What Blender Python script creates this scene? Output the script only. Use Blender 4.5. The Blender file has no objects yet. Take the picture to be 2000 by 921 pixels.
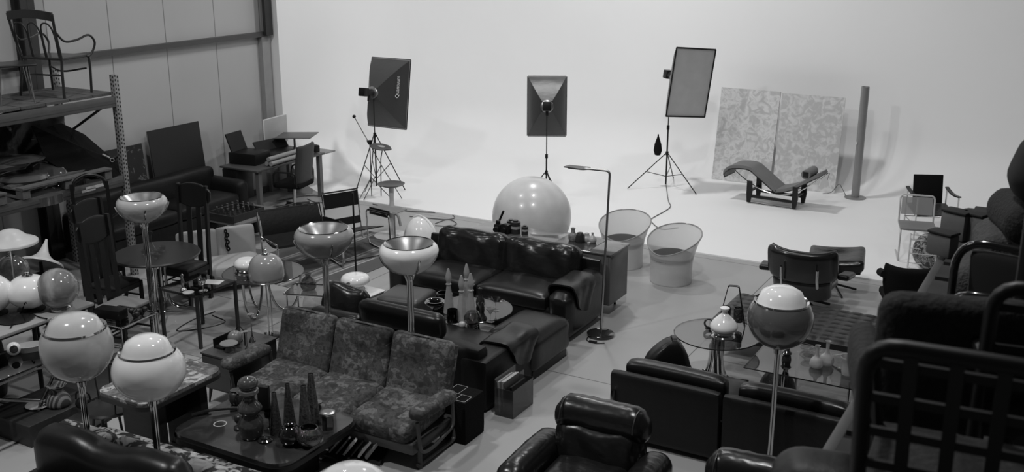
import bpy, bmesh, math, random
from mathutils import Vector, Matrix, Euler
R=math.radians; PI=math.pi
random.seed(7)
# ---------------------------------------------------------------- camera, world, lamps
F=2050.0; PITCH=math.atan(600/2050.0); YAW=R(29.7); CAMH=4.3
sc=bpy.context.scene; COL=sc.collection
cd=bpy.data.cameras.new('camera'); cd.sensor_width=36; cd.lens=36*F/2000
cam=bpy.data.objects.new('camera',cd); COL.objects.link(cam)
cam.location=(0,0,CAMH); cam.rotation_euler=(PI/2-PITCH,0,YAW)
cd.clip_end=200
cd.dof.use_dof=True; cd.dof.focus_distance=10.5; cd.dof.aperture_fstop=3.2
sc.camera=cam
vs=sc.view_settings; sc.display_settings.display_device='sRGB'
vs.view_transform='Standard'; vs.look='None'; vs.exposure=0.0; vs.gamma=1.0; vs.use_curve_mapping=False
w=bpy.data.worlds.new('world'); sc.world=w; w.use_nodes=True
w.node_tree.nodes['Background'].inputs[0].default_value=(1,1,1,1)
w.node_tree.nodes['Background'].inputs[1].default_value=0.035
def lamp(name,loc,aim,size,power,spread=180):
    l=bpy.data.lights.new(name,'AREA'); l.shape='DISK'; l.size=size; l.energy=power; l.spread=R(spread)
    o=bpy.data.objects.new(name,l); COL.objects.link(o); o.location=loc
    d=Vector(aim)-Vector(loc); o.rotation_euler=d.to_track_quat('-Z','Y').to_euler(); return o
lamp('high_bay_lamp',(-9.0,9.2,7.6),(-8.0,11.0,0),.45,62)
lamp('high_bay_lamp',(-7.5,14.5,8.2),(-7.5,17.0,1.0),.6,235)
lamp('high_bay_lamp',(1.8,13.5,7.6),(-1.0,15.5,0),.45,22)
lamp('high_bay_lamp',(-2.5,6.0,8.2),(-3.0,8.0,0),.45,205)
lamp('high_bay_lamp',(-8.0,3.0,8.2),(-7.0,5.5,0),.45,240)
lamp('high_bay_lamp',(-5.0,10.5,8.2),(-5.0,11.5,1.5),.5,100)
# ---------------------------------------------------------------- helpers
def ray(px,py):
    x=(px-1000)/F; y=-(py-460.5)/F
    fw=math.cos(PITCH)+y*math.sin(PITCH); up=-math.sin(PITCH)+y*math.cos(PITCH)
    return Vector((-fw*math.sin(YAW)+x*math.cos(YAW), fw*math.cos(YAW)+x*math.sin(YAW), up))
def G(px,py,z=0.0):                      # where the line of sight through a pixel meets height z
    d=ray(px,py); t=(z-CAMH)/d.z
    return Vector((d.x*t,d.y*t,z))
def PY(px,py,y):                         # ... meets the plane Y=y
    d=ray(px,py); t=y/d.y
    return Vector((d.x*t,y,CAMH+d.z*t))
def PX(px,py,x):
    d=ray(px,py); t=x/d.x
    return Vector((x,d.y*t,CAMH+d.z*t))
_M={}
def mat(name,g=.5,rough=.5,metal=0,bump=0,bscale=8,coat=0,var=0,vscale=6,spec=.5,bdetail=4,aniso=None,trans=0,emit=0,stretch=(1,1,1)):
    if name in _M: return _M[name]
    m=bpy.data.materials.new(name); m.use_nodes=True; nt=m.node_tree; p=nt.nodes['Principled BSDF']
    p.inputs['Base Color'].default_value=(g,g,g,1); p.inputs['Roughness'].default_value=rough
    p.inputs['Metallic'].default_value=metal; p.inputs['Coat Weight'].default_value=coat
    p.inputs['Specular IOR Level'].default_value=spec
    if trans: p.inputs['Transmission Weight'].default_value=trans
    if emit: p.inputs['Emission Color'].default_value=(1,1,1,1); p.inputs['Emission Strength'].default_value=emit
    tc=nt.nodes.new('ShaderNodeTexCoord'); mp=nt.nodes.new('ShaderNodeMapping'); mp.inputs['Scale'].default_value=stretch
    nt.links.new(tc.outputs['Object'],mp.inputs['Vector'])
    if bump:
        n=nt.nodes.new('ShaderNodeTexNoise'); n.inputs['Scale'].default_value=bscale; n.inputs['Detail'].default_value=bdetail
        b=nt.nodes.new('ShaderNodeBump'); b.inputs['Strength'].default_value=bump; b.inputs['Distance'].default_value=.02
        nt.links.new(mp.outputs[0],n.inputs['Vector']); nt.links.new(n.outputs[0],b.inputs['Height']); nt.links.new(b.outputs[0],p.inputs['Normal'])
    n=nt.nodes.new('ShaderNodeTexNoise'); n.inputs['Scale'].default_value=vscale; n.inputs['Detail'].default_value=5
    nt.links.new(mp.outputs[0],n.inputs['Vector'])
    r=nt.nodes.new('ShaderNodeValToRGB'); v=var if var else .06
    r.color_ramp.elements[0].position=.3; r.color_ramp.elements[1].position=.7
    a=max(0,g*(1-v)); c=min(1,g*(1+v)); r.color_ramp.elements[0].color=(a,a,a,1); r.color_ramp.elements[1].color=(c,c,c,1)
    nt.links.new(n.outputs[0],r.inputs[0]); nt.links.new(r.outputs[0],p.inputs['Base Color'])
    _M[name]=m; return m
def thin_glass(name,tint=.8,refl=1.0,rough=.02,spots=0,rim=0):      # clear or smoky pane: mostly see-through, mirror-like at a glancing angle
    if name in _M: return _M[name]
    m=bpy.data.materials.new(name); m.use_nodes=True; nt=m.node_tree; nt.nodes.remove(nt.nodes['Principled BSDF'])
    t=nt.nodes.new('ShaderNodeBsdfTransparent'); t.inputs[0].default_value=(tint,tint,tint,1)
    g=nt.nodes.new('ShaderNodeBsdfGlossy'); g.inputs['Roughness'].default_value=rough; g.inputs[0].default_value=(refl,refl,refl,1)
    lw=nt.nodes.new('ShaderNodeLayerWeight'); lw.inputs['Blend'].default_value=.5
    mr=nt.nodes.new('ShaderNodeMapRange'); mr.inputs[3].default_value=.045; mr.inputs[4].default_value=.6
    pw=nt.nodes.new('ShaderNodeMath'); pw.operation='POWER'; pw.inputs[1].default_value=3.2
    nt.links.new(lw.outputs['Facing'],pw.inputs[0]); nt.links.new(pw.outputs[0],mr.inputs[0])
    mx=nt.nodes.new('ShaderNodeMixShader'); nt.links.new(mr.outputs[0],mx.inputs[0]); nt.links.new(t.outputs[0],mx.inputs[1]); nt.links.new(g.outputs[0],mx.inputs[2])
    out=mx
    if rim:                               # milky body of acrylic / opal glass
        d=nt.nodes.new('ShaderNodeBsdfDiffuse'); d.inputs[0].default_value=(.8,.8,.8,1)
        m2=nt.nodes.new('ShaderNodeMixShader'); m2.inputs[0].default_value=rim
        nt.links.new(mx.outputs[0],m2.inputs[1]); nt.links.new(d.outputs[0],m2.inputs[2]); out=m2
    nt.links.new(out.outputs[0],nt.nodes['Material Output'].inputs[0])
    tc=nt.nodes.new('ShaderNodeTexCoord'); n=nt.nodes.new('ShaderNodeTexNoise'); n.inputs['Scale'].default_value=14 if spots==0 else 45
    b=nt.nodes.new('ShaderNodeBump'); b.inputs['Strength'].default_value=.02 if spots==0 else spots; b.inputs['Distance'].default_value=.01
    nt.links.new(tc.outputs['Object'],n.inputs['Vector']); nt.links.new(n.outputs[0],b.inputs['Height']); nt.links.new(b.outputs[0],g.inputs['Normal'])
    _M[name]=m; return m
def ramp_mat(name,stops,scale=6,rough=.5,kind='noise',detail=6,dist=0,bump=0,stretch=(1,1,1),coat=0,spec=.5,coord='Object',bumpd=.01):
    if name in _M: return _M[name]
    m=bpy.data.materials.new(name); m.use_nodes=True; nt=m.node_tree; p=nt.nodes['Principled BSDF']
    p.inputs['Roughness'].default_value=rough; p.inputs['Coat Weight'].default_value=coat; p.inputs['Specular IOR Level'].default_value=spec
    tc=nt.nodes.new('ShaderNodeTexCoord'); mp=nt.nodes.new('ShaderNodeMapping'); mp.inputs['Scale'].default_value=stretch
    nt.links.new(tc.outputs[coord],mp.inputs['Vector'])
    if kind=='noise':
        n=nt.nodes.new('ShaderNodeTexNoise'); n.inputs['Detail'].default_value=detail; n.inputs['Distortion'].default_value=dist
    elif kind=='voronoi':
        n=nt.nodes.new('ShaderNodeTexVoronoi'); n.distance='CHEBYCHEV'
    elif kind=='wave':
        n=nt.nodes.new('ShaderNodeTexWave'); n.inputs['Distortion'].default_value=dist; n.inputs['Detail'].default_value=detail
    n.inputs['Scale'].default_value=scale
    nt.links.new(mp.outputs[0],n.inputs['Vector'])
    r=nt.nodes.new('ShaderNodeValToRGB'); e=r.color_ramp.elements
    while len(e)<len(stops): e.new(.5)
    for i,(ps,g) in enumerate(stops): e[i].position=ps; e[i].color=(g,g,g,1)
    src=n.outputs['Color'] if kind=='voronoi' else n.outputs[0]
    if kind=='voronoi':
        sp=nt.nodes.new('ShaderNodeSeparateColor'); nt.links.new(src,sp.inputs[0]); src=sp.outputs[0]
        n2=nt.nodes.new('ShaderNodeTexNoise'); n2.inputs['Scale'].default_value=scale*2.2; n2.inputs['Detail'].default_value=5
        nt.links.new(mp.outputs[0],n2.inputs['Vector'])
        ad=nt.nodes.new('ShaderNodeMath'); ad.operation='MULTIPLY_ADD'; ad.inputs[1].default_value=.45
        nt.links.new(src,ad.inputs[0]); 
        ad2=nt.nodes.new('ShaderNodeMath'); ad2.operation='MULTIPLY'; ad2.inputs[1].default_value=.75; nt.links.new(n2.outputs[0],ad2.inputs[0]); nt.links.new(ad2.outputs[0],ad.inputs[2]); src=ad.outputs[0]
    nt.links.new(src,r.inputs[0]); nt.links.new(r.outputs[0],p.inputs['Base Color'])
    if bump:
        b=nt.nodes.new('ShaderNodeBump'); b.inputs['Strength'].default_value=bump; b.inputs['Distance'].default_value=bumpd
        nt.links.new(src,b.inputs['Height']); nt.links.new(b.outputs[0],p.inputs['Normal'])
    _M[name]=m; return m
def rotm(rot): return Euler(rot,'XYZ').to_matrix()
def smoothpts(pts,n,closed=False):
    P=[Vector(p) for p in pts]
    if n<=1 or len(P)<3: return P
    out=[]; L=len(P); rng=range(L) if closed else range(L-1)
    for i in rng:
        p1=P[i]; p2=P[(i+1)%L]; p0=P[(i-1)%L] if (closed or i>0) else p1*2-p2; p3=P[(i+2)%L] if (closed or i+2<L) else p2*2-p1
        for k in range(n):
            t=k/n; out.append(.5*((2*p1)+(p2-p0)*t+(2*p0-5*p1+4*p2-p3)*t*t+(3*p1-p0-3*p2+p3)*t**3))
    if not closed: out.append(P[-1])
    return out
def fillet(pts,r,n=5,closed=False):      # polyline with rounded corners
    P=[Vector(p) for p in pts]; out=[]; L=len(P)
    for i,p in enumerate(P):
        if not closed and i in (0,L-1): out.append(p); continue
        a=P[i-1]; b=P[(i+1)%L]; da=(a-p); db=(b-p); rr=min(r,da.length*.49,db.length*.49)
        s=p+da.normalized()*rr; e=p+db.normalized()*rr
        for k in range(n+1):
            t=k/n; out.append(s*(1-t)**2+p*2*t*(1-t)+e*t*t)
    return out
class B:
    def __init__(s): s.bm=bmesh.new()
    def box(s,c,d,rot=(0,0,0),bev=0):
        m=Matrix.Translation(c)@rotm(rot).to_4x4()@Matrix.Diagonal((d[0],d[1],d[2],1))
        r=bmesh.ops.create_cube(s.bm,size=1,matrix=m)
        if bev:
            es=list({e for v in r['verts'] for e in v.link_edges})
            bmesh.ops.bevel(s.bm,geom=es,offset=min(bev,min(d)*.45),segments=2,affect='EDGES',profile=.5)
        return s
    def tube(s,pts,r,n=1,seg=8,closed=False,cap=True,flat=None):
        P=smoothpts(pts,n,closed); L=len(P)
        if L<2: return s
        T=[]
        for i in range(L):
            a=P[i-1] if (i>0 or closed) else P[i]; b=P[(i+1)%L] if (i<L-1 or closed) else P[i]
            t=(b-a); T.append(t.normalized() if t.length>1e-9 else Vector((0,0,1)))
        up=Vector((0,0,1)) if abs(T[0].z)<.9 else Vector((1,0,0))
        if flat is not None: up=Vector(flat[2])
        N=(up-T[0]*up.dot(T[0])).normalized(); rings=[]
        for i in range(L):
            if flat is not None:
                N=(up-T[i]*up.dot(T[i])); N=N.normalized() if N.length>1e-6 else Vector((1,0,0))
            elif i:
                N=(N-T[i]*N.dot(T[i])); N=N.normalized() if N.length>1e-6 else T[i].orthogonal().normalized()
            Bn=T[i].cross(N); rr=r[min(i*len(r)//L,len(r)-1)] if isinstance(r,(list,tuple)) and flat is None and len(r)!=L else (r[i] if isinstance(r,(list,tuple)) and flat is None else r)
            ring=[]
            for k in range(seg):
                a=2*PI*k/seg
                if flat is not None: off=Bn*math.cos(a)*flat[0]+N*math.sin(a)*flat[1]
                else: off=(N*math.cos(a)+Bn*math.sin(a))*rr
                ring.append(s.bm.verts.new(P[i]+off))
            rings.append(ring)
        for i in range(L if closed else L-1):
            A=rings[i]; C=rings[(i+1)%L]
            for k in range(seg): s.bm.faces.new((A[k],A[(k+1)%seg],C[(k+1)%seg],C[k]))
        if cap and not closed:
            s.bm.faces.new(rings[0][::-1]); s.bm.faces.new(rings[-1])
        return s
    def cyl(s,a,b,r0,r1=None,seg=12):
        return s.tube([a,b],[r0,r0 if r1 is None else r1],seg=seg)
    def lathe(s,prof,c=(0,0,0),rot=(0,0,0),seg=28,sx=1,sy=1,a0=0,a1=2*PI,fn=None):
        M=Matrix.Translation(c)@rotm(rot).to_4x4(); full=abs(a1-a0-2*PI)<1e-6; cols=[]
        K=seg if full else seg+1
        for k in range(K):
            a=a0+(a1-a0)*k/seg; col=[]
            for (r,z) in prof:
                v=Vector((r*math.cos(a)*sx,r*math.sin(a)*sy,z))
                if fn: v=Vector(fn(v,a))
                col.append(v)
            cols.append(col)
        top={};V=[]
        for k,col in enumerate(cols):
            row=[]
            for j,v in enumerate(col):
                if full and prof[j][0]<1e-6 and not fn:
                    if j not in top: top[j]=s.bm.verts.new(M@v)
                    row.append(top[j])
                else: row.append(s.bm.verts.new(M@v))
            V.append(row)
        for k in range(seg):
            A=V[k]; C=V[(k+1)%K]
            for j in range(len(prof)-1):
                q=[]
                for x in (A[j],C[j],C[j+1],A[j+1]):
                    if x not in q: q.append(x)
                if len(q)>2:
                    try: s.bm.faces.new(q)
                    except ValueError: pass
        return s
    def sphere(s,c,r,sz=1,seg=20,rings=12,rot=(0,0,0)):
        pr=[(r*math.sin(PI*i/rings),-r*sz*math.cos(PI*i/rings)) for i in range(rings+1)]
        pr[0]=(0,pr[0][1]); pr[-1]=(0,pr[-1][1])
        return s.lathe(pr,c,rot,seg)
    def cush(s,c,d,r=.05,puff=0,rot=(0,0,0),n=6,fn=None,puffs=0):
        b2=bmesh.new(); bmesh.ops.create_cube(b2,size=2)
        bmesh.ops.subdivide_edges(b2,edges=b2.edges[:],cuts=n,use_grid_fill=True)
        h=Vector(d)/2; M=Matrix.Translation(c)@rotm(rot).to_4x4(); mp={}
        rr=min(r,min(h)*.98)
        for v in b2.verts:
            u=v.co.copy(); uu=[]
            for i in range(3):       # crowd the grid towards the edges so the corners stay round
                a=u[i]; uu.append(math.copysign(abs(a)**.7,a))
            p=Vector((uu[0]*h[0],uu[1]*h[1],uu[2]*h[2]))
            q=Vector([max(-h[i]+rr,min(h[i]-rr,p[i])) for i in range(3)])
            dd=p-q
            if dd.length>1e-9: p=q+dd.normalized()*rr
            if puff: p.z+=math.copysign(puff,u.z)*max(0,1-u.x**2)*max(0,1-u.y**2)*(abs(u.z)**2)
            if puffs:
                p.x+=math.copysign(puffs,u.x)*(1-u.z**2)*(1-u.y**2)*(abs(u.x)**2)
                p.y+=math.copysign(puffs,u.y)*(1-u.z**2)*(1-u.x**2)*(abs(u.y)**2)
            if fn: p=Vector(fn(p,u))
            mp[v]=s.bm.verts.new(M@p)
        for f in b2.faces: s.bm.faces.new([mp[v] for v in f.verts])
        b2.free(); return s
    def prism(s,poly,z0,z1,M=None):
        M=M or Matrix.Identity(4)
        A=[s.bm.verts.new(M@Vector((x,y,z0))) for x,y in poly]; C=[s.bm.verts.new(M@Vector((x,y,z1))) for x,y in poly]; n=len(poly)
        s.bm.faces.new(A[::-1]); s.bm.faces.new(C)
        for i in range(n): s.bm.faces.new((A[i],A[(i+1)%n],C[(i+1)%n],C[i]))
        return s
    def sheet(s,fn,nu,nv,th=.006):        # fn(u,v)->point, given a thickness
        V=[[Vector(fn(i/nu,j/nv)) for j in range(nv+1)] for i in range(nu+1)]
        N=[[None]*(nv+1) for _ in range(nu+1)]
        for i in range(nu+1):
            for j in range(nv+1):
                a=V[min(i+1,nu)][j]-V[max(i-1,0)][j]; b=V[i][min(j+1,nv)]-V[i][max(j-1,0)]
                c=a.cross(b); N[i][j]=c.normalized() if c.length>1e-9 else Vector((0,0,1))
        A=[[s.bm.verts.new(V[i][j]+N[i][j]*th/2) for j in range(nv+1)] for i in range(nu+1)]
        C=[[s.bm.verts.new(V[i][j]-N[i][j]*th/2) for j in range(nv+1)] for i in range(nu+1)]
        for i in range(nu):
            for j in range(nv):
                s.bm.faces.new((A[i][j],A[i+1][j],A[i+1][j+1],A[i][j+1])); s.bm.faces.new((C[i][j],C[i][j+1],C[i+1][j+1],C[i+1][j]))
        for j in range(nv):
            s.bm.faces.new((A[0][j],A[0][j+1],C[0][j+1],C[0][j])); s.bm.faces.new((A[nu][j+1],A[nu][j],C[nu][j],C[nu][j+1]))
        for i in range(nu):
            s.bm.faces.new((A[i+1][0],A[i][0],C[i][0],C[i+1][0])); s.bm.faces.new((A[i][nv],A[i+1][nv],C[i+1][nv],C[i][nv]))
        return s
    def done(s,name,m,parent=None,flat=False,sub=0):
        me=bpy.data.meshes.new(name); bmesh.ops.recalc_face_normals(s.bm,faces=s.bm.faces[:])
        for f in s.bm.faces: f.smooth=not flat
        if not flat:
            for e in s.bm.edges:
                if len(e.link_faces)==2 and e.calc_face_angle(0)>R(38): e.smooth=False
        s.bm.to_mesh(me); s.bm.free(); me.materials.append(m)
        o=bpy.data.objects.new(name,me); COL.objects.link(o)
        if parent: o.parent=parent
        if sub: md=o.modifiers.new('s','SUBSURF'); md.levels=sub; md.render_levels=sub
        return o
def tag(o,label,cat,group=None,kind=None):
    if label: o['label']=label
    if cat: o['category']=cat
    if group: o['group']=group
    if kind: o['kind']=kind
    return o
def thing(name,loc,rz,label,cat,group=None,scale=1):
    o=bpy.data.objects.new(name,None); COL.objects.link(o); o.location=loc; o.rotation_euler=(0,0,rz); o.scale=(scale,)*3
    o.empty_display_size=.1
    return tag(o,label,cat,group)
def struct(name,b,m,flat=True):
    o=b.done(name,m,None,flat); o['kind']='structure'; return o
def one(name,b,m,loc,rz,label,cat,group=None,flat=False):
    o=b.done(name,m,None,flat); o.location=loc; o.rotation_euler=(0,0,rz); return tag(o,label,cat,group)
def dup(root,loc=None,rz=None,label=None,group=None,scale=None,rot=None):
    r=root.copy(); COL.objects.link(r)
    if loc is not None: r.location=loc
    if rot is not None: r.rotation_euler=rot
    elif rz is not None: r.rotation_euler=(0,0,rz)
    if scale: r.scale=(scale,)*3 if not hasattr(scale,'__len__') else scale
    if label: r['label']=label
    if group: r['group']=group
    for ch in list(root.children):
        c=ch.copy(); COL.objects.link(c); c.parent=r
        for g in ch.children: k=g.copy(); COL.objects.link(k); k.parent=c
    return r
# ---------------------------------------------------------------- materials
LEA=mat('black_leather',.009,.33,bump=.16,bscale=6,spec=.42,bdetail=3)
LEA2=mat('worn_black_leather',.010,.27,bump=.38,bscale=11,spec=.5,bdetail=2,stretch=(.5,1,1))
LEAM=mat('matt_black_leather',.008,.5,bump=.15,bscale=20,spec=.3)
BLK=mat('black_paint',.009,.4,spec=.3); BLKM=mat('black_cloth',.008,.9,bump=.3,bscale=90,spec=.12)
CHR=mat('chrome',.62,.09,1); STL=mat('brushed_steel',.42,.32,1); DKM=mat('dark_metal',.07,.35,.8)
WHT=mat('white_enamel',.72,.25); OPAL=mat('opal_glass',.86,.12,coat=.4); OPG=mat('grey_opal_glass',.3,.14,coat=.4)
SMK=mat('smoked_opal_glass',.1,.12,coat=.5); PLA=mat('white_plastic',.6,.35)
GLA=thin_glass('clear_glass',.86); GLT=thin_glass('table_glass',.55); GEDGE=mat('glass_edge',.012,.1,spec=.8); SMG=thin_glass('smoky_glass',.42); DKG=thin_glass('dark_glass',.16)
ACR=thin_glass('acrylic',.95,rim=.42,rough=.06); ICE=thin_glass('bubbly_glass',.6,spots=1.0,rim=.32,rough=.08)
WDD=ramp_mat('dark_wood',[(0,.012),(1,.04)],3,.4,'noise',8,1.5,stretch=(1,8,8)); WDM=ramp_mat('mid_wood',[(0,.045),(1,.09)],3,.45,'noise',8,1.5,stretch=(1,8,8))
WDL=ramp_mat('pale_wood',[(0,.16),(1,.26)],4,.6,'noise',8,1,stretch=(1,8,8))
PAPER=mat('paper',.6,.8); PALL=ramp_mat('pallet_wood',[(0,.06),(1,.16)],6,.8,'noise',8,1,stretch=(1,6,1))
BEAM=mat('rack_beam_paint',.075,.45,var=.15); GALV=mat('galvanised_steel',.34,.4,.5,var=.2)
CERD=mat('dark_ceramic',.02,.12,coat=.5); CERG=mat('grey_ceramic',.13,.2,coat=.5); CERL=mat('pale_ceramic',.42,.25)
RUBB=mat('grey_rubber',.03,.7)
# ================================================================ SETTING
def floor_mat():
    m=mat('concrete_floor',.37,.42,bump=.04,bscale=3,var=.07,vscale=.9); nt=m.node_tree; p=nt.nodes['Principled BSDF']
    src=p.inputs['Base Color'].links[0].from_socket
    tc=nt.nodes.new('ShaderNodeTexCoord'); sx=nt.nodes.new('ShaderNodeSeparateXYZ'); nt.links.new(tc.outputs['Object'],sx.inputs[0])
    fac=None
    for ax,off in ((0,3.45),(1,-8.73)):
        a=nt.nodes.new('ShaderNodeMath'); a.operation='ADD'; a.inputs[1].default_value=off+2.2; nt.links.new(sx.outputs[ax],a.inputs[0])
        b=nt.nodes.new('ShaderNodeMath'); b.operation='FLOORED_MODULO'; b.inputs[1].default_value=4.4; nt.links.new(a.outputs[0],b.inputs[0])
        c=nt.nodes.new('ShaderNodeMath'); c.operation='SUBTRACT'; c.inputs[1].default_value=2.2; nt.links.new(b.outputs[0],c.inputs[0])
        d=nt.nodes.new('ShaderNodeMath'); d.operation='ABSOLUTE'; nt.links.new(c.outputs[0],d.inputs[0])
        e=nt.nodes.new('ShaderNodeMath'); e.operation='LESS_THAN'; e.inputs[1].default_value=.006; nt.links.new(d.outputs[0],e.inputs[0])
        if fac is None: fac=e.outputs[0]
        else:
            f=nt.nodes.new('ShaderNodeMath'); f.operation='MAXIMUM'; nt.links.new(fac,f.inputs[0]); nt.links.new(e.outputs[0],f.inputs[1]); fac=f.outputs[0]
    mx=nt.nodes.new('ShaderNodeMix'); mx.data_type='RGBA'; nt.links.new(fac,mx.inputs['Factor']); nt.links.new(src,mx.inputs[6]); mx.inputs[7].default_value=(.1,.1,.1,1)
    nt.links.new(mx.outputs[2],p.inputs['Base Color'])
    # small dark specks of dirt
    v=nt.nodes.new('ShaderNodeTexVoronoi'); v.inputs['Scale'].default_value=2.3; nt.links.new(tc.outputs['Object'],v.inputs['Vector'])
    lt=nt.nodes.new('ShaderNodeMath'); lt.operation='LESS_THAN'; lt.inputs[1].default_value=.045; nt.links.new(v.outputs['Distance'],lt.inputs[0])
    m3=nt.nodes.new('ShaderNodeMix'); m3.data_type='RGBA'; nt.links.new(lt.outputs[0],m3.inputs['Factor']); nt.links.new(mx.outputs[2],m3.inputs[6]); m3.inputs[7].default_value=(.17,.17,.17,1)
    nt.links.new(m3.outputs[2],p.inputs['Base Color'])
    return m
struct('floor',B().box((-3,9,-.05),(22,24,.1)),floor_mat())
def panel_mat():
    m=mat('insulated_wall_panel',.46,.45,bump=.05,bscale=2,var=.03,vscale=1); nt=m.node_tree; p=nt.nodes['Principled BSDF']
    src=p.inputs['Base Color'].links[0].from_socket
    tc=nt.nodes.new('ShaderNodeTexCoord'); sx=nt.nodes.new('ShaderNodeSeparateXYZ'); nt.links.new(tc.outputs['Object'],sx.inputs[0])
    a=nt.nodes.new('ShaderNodeMath'); a.operation='ADD'; a.inputs[1].default_value=.5-.13; nt.links.new(sx.outputs[1],a.inputs[0])
    b=nt.nodes.new('ShaderNodeMath'); b.operation='FLOORED_MODULO'; b.inputs[1].default_value=1.0; nt.links.new(a.outputs[0],b.inputs[0])
    c=nt.nodes.new('ShaderNodeMath'); c.operation='SUBTRACT'; c.inputs[1].default_value=.5; nt.links.new(b.outputs[0],c.inputs[0])
    d=nt.nodes.new('ShaderNodeMath'); d.operation='ABSOLUTE'; nt.links.new(c.outputs[0],d.inputs[0])
    e=nt.nodes.new('ShaderNodeMath'); e.operation='LESS_THAN'; e.inputs[1].default_value=.008; nt.links.new(d.outputs[0],e.inputs[0])
    mx=nt.nodes.new('ShaderNodeMix'); mx.data_type='RGBA'; nt.links.new(e.outputs[0],mx.inputs['Factor']); nt.links.new(src,mx.inputs[6]); mx.inputs[7].default_value=(.2,.2,.2,1)
    nt.links.new(mx.outputs[2],p.inputs['Base Color']); return m
struct('wall_left',B().box((-12.35,9,4),(.2,24,8.2)),panel_mat())
struct('trim_1',B().box((-12.2,6.5,2.64),(.1,13.4,.075)),mat('rail_paint',.07,.5))
struct('trim_2',B().box((-12.2,13.16,1.3),(.09,.2,2.62)),mat('column_pale',.3,.5))
struct('trim_3',B().box((-12.1,13.16,4.0),(.06,.16,2.75)),mat('column_dark',.02,.5))
b=B(); b.box((-12.15,8.75,4),(.2,.012,8)); b.box((-12.24,8.75,4),(.015,.2,8)); b.box((-12.06,8.75,4),(.015,.2,8))
struct('trim_4',b,mat('column_steel',.035,.5))
struct('baseboard_left',B().box((-12.23,7,.05),(.04,13,.1)),mat('baseboard_grey',.1,.5))
# the white infinity cove
def cove():
    b=B(); RC=.9; XL,YB,Y0,X1=-12.0,18.5,13.28,9.5; K=1.3
    path=[((XL,y),(1,0)) for y in [Y0+(YB-K-Y0)*i/12 for i in range(13)]]
    for i in range(1,12):
        a=PI-(PI/2)*i/12; path.append(((XL+K+K*math.cos(a),YB-K+K*math.sin(a)),(-math.cos(a),-math.sin(a))))
    path+=[((XL+K+(X1-XL-K)*i/24,YB),(0,-1)) for i in range(25)]
    prof=[(0,6.5),(0,4),(0,2.5),(0,RC+.02)]+[(RC-RC*math.cos(PI/2*i/14),RC+.02-RC*math.sin(PI/2*i/14)) for i in range(1,15)]
    V=[[b.bm.verts.new((p[0]+n[0]*w,p[1]+n[1]*w,z)) for w,z in prof] for p,n in path]
    for i in range(len(V)-1):
        for j in range(len(prof)-1): b.bm.faces.new((V[i][j],V[i+1][j],V[i+1][j+1],V[i][j+1]))
    inner=[v[-1] for v in V]; e=b.bm.verts.new((X1,Y0,.02)); b.bm.faces.new(inner+[e])
    # raised lip at the near edge
    a0=b.bm.verts.new((X1,Y0,0)); a1=b.bm.verts.new((XL+RC,Y0,0)); b.bm.faces.new((inner[0],e,a0,a1))
    # end of the side wall
    ends=[b.bm.verts.new((XL-.2,Y0,6.5)),b.bm.verts.new((XL-.2,Y0,0))]
    b.bm.faces.new([v for v in V[0]]+[a1,ends[1],ends[0]])
    return b
o=cove().done('wall_back',mat('white_cove_paint',.9,.55,var=.015,vscale=.5,spec=.3),None,False); o['kind']='structure'
# ================================================================ BIG SEATING
def legs4(root,w,d,h,r,m,seg=8,taper=.7,ins=.05):
    for sx in (-1,1):
        for sy in (-1,1): B().cyl((sx*(w/2-ins),sy*(d/2-ins),0),(sx*(w/2-ins),sy*(d/2-ins),h),r*taper,r,seg).done('leg',m,root)
def wrink(amp,f,ph=0):
    def fn(p,u):
        s=math.sin(u.x*f+ph+1.3*math.sin(u.z*3))*math.cos(u.z*f*.35+ph)
        return (p.x,p.y-amp*s*max(0,-u.y)*(1-u.x**4),p.z+amp*.5*s*max(0,u.z)*(1-u.x**4))
    return fn
# --- two seat leather sofa in front of the cabinet
t=thing('leather_sofa',(-5.87,9.88,0),0,'black leather two seat sofa with wrinkled back cushions facing the round bottle table','sofa')
B().box((0,.02,.22),(2.2,.86,.28),bev=.03).done('base',LEAM,t)
for s in (-1,1):
    B().cush((s*.45,-.08,.4),(.9,.72,.17),.05,.03,n=7).done('seat_cushion',LEA,t)
    B().cush((s*.46,.3,.62),(.93,.24,.5),.1,0,(R(-12),0,0),n=12,fn=wrink(.03,9,s),puffs=.03).done('back_cushion',LEA2,t)
    def armf(p,u): return (p.x,p.y,p.z-.06*max(0,-u.y)*max(0,u.z))
    B().cush((s*1.06,0,.32),(.28,.94,.56),.1,.02,n=8,fn=armf).done('armrest',LEA,t)
    B().box((s*.95,-.36,.04),(.06,.06,.08)).done('leg',CHR,t)
B().cush((0,.43,.38),(2.3,.1,.68),.04).done('backrest',LEA,t)
def saddle(cx,w,y0,L,top,drop):
    def fn(u,v):
        a=(v-.5)*2; y=y0+L*(u-.5); k=min(1,abs(a)/.55); x=cx+math.copysign((w/2+.014)*math.sin(k*PI/2),a); z=top+.02*math.cos(k*PI/2)+.006*math.sin(u*9+a*4)
        if abs(a)>.55:
            f=(abs(a)-.55)/.45; z-=.02+drop*f*(1-.45*(2*u-1)**2); x+=math.copysign(.012*math.sin(u*8+f*3)+.01*f,a); y=y0+(y-y0)*(1-.3*f)
        else: z-=.03*k**4
        return (x,y,z)
    return fn
B().sheet(saddle(1.06,.28,-.12,.52,.615,.30),16,22,.02).done('arm_cover',LEA,t)
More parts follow.
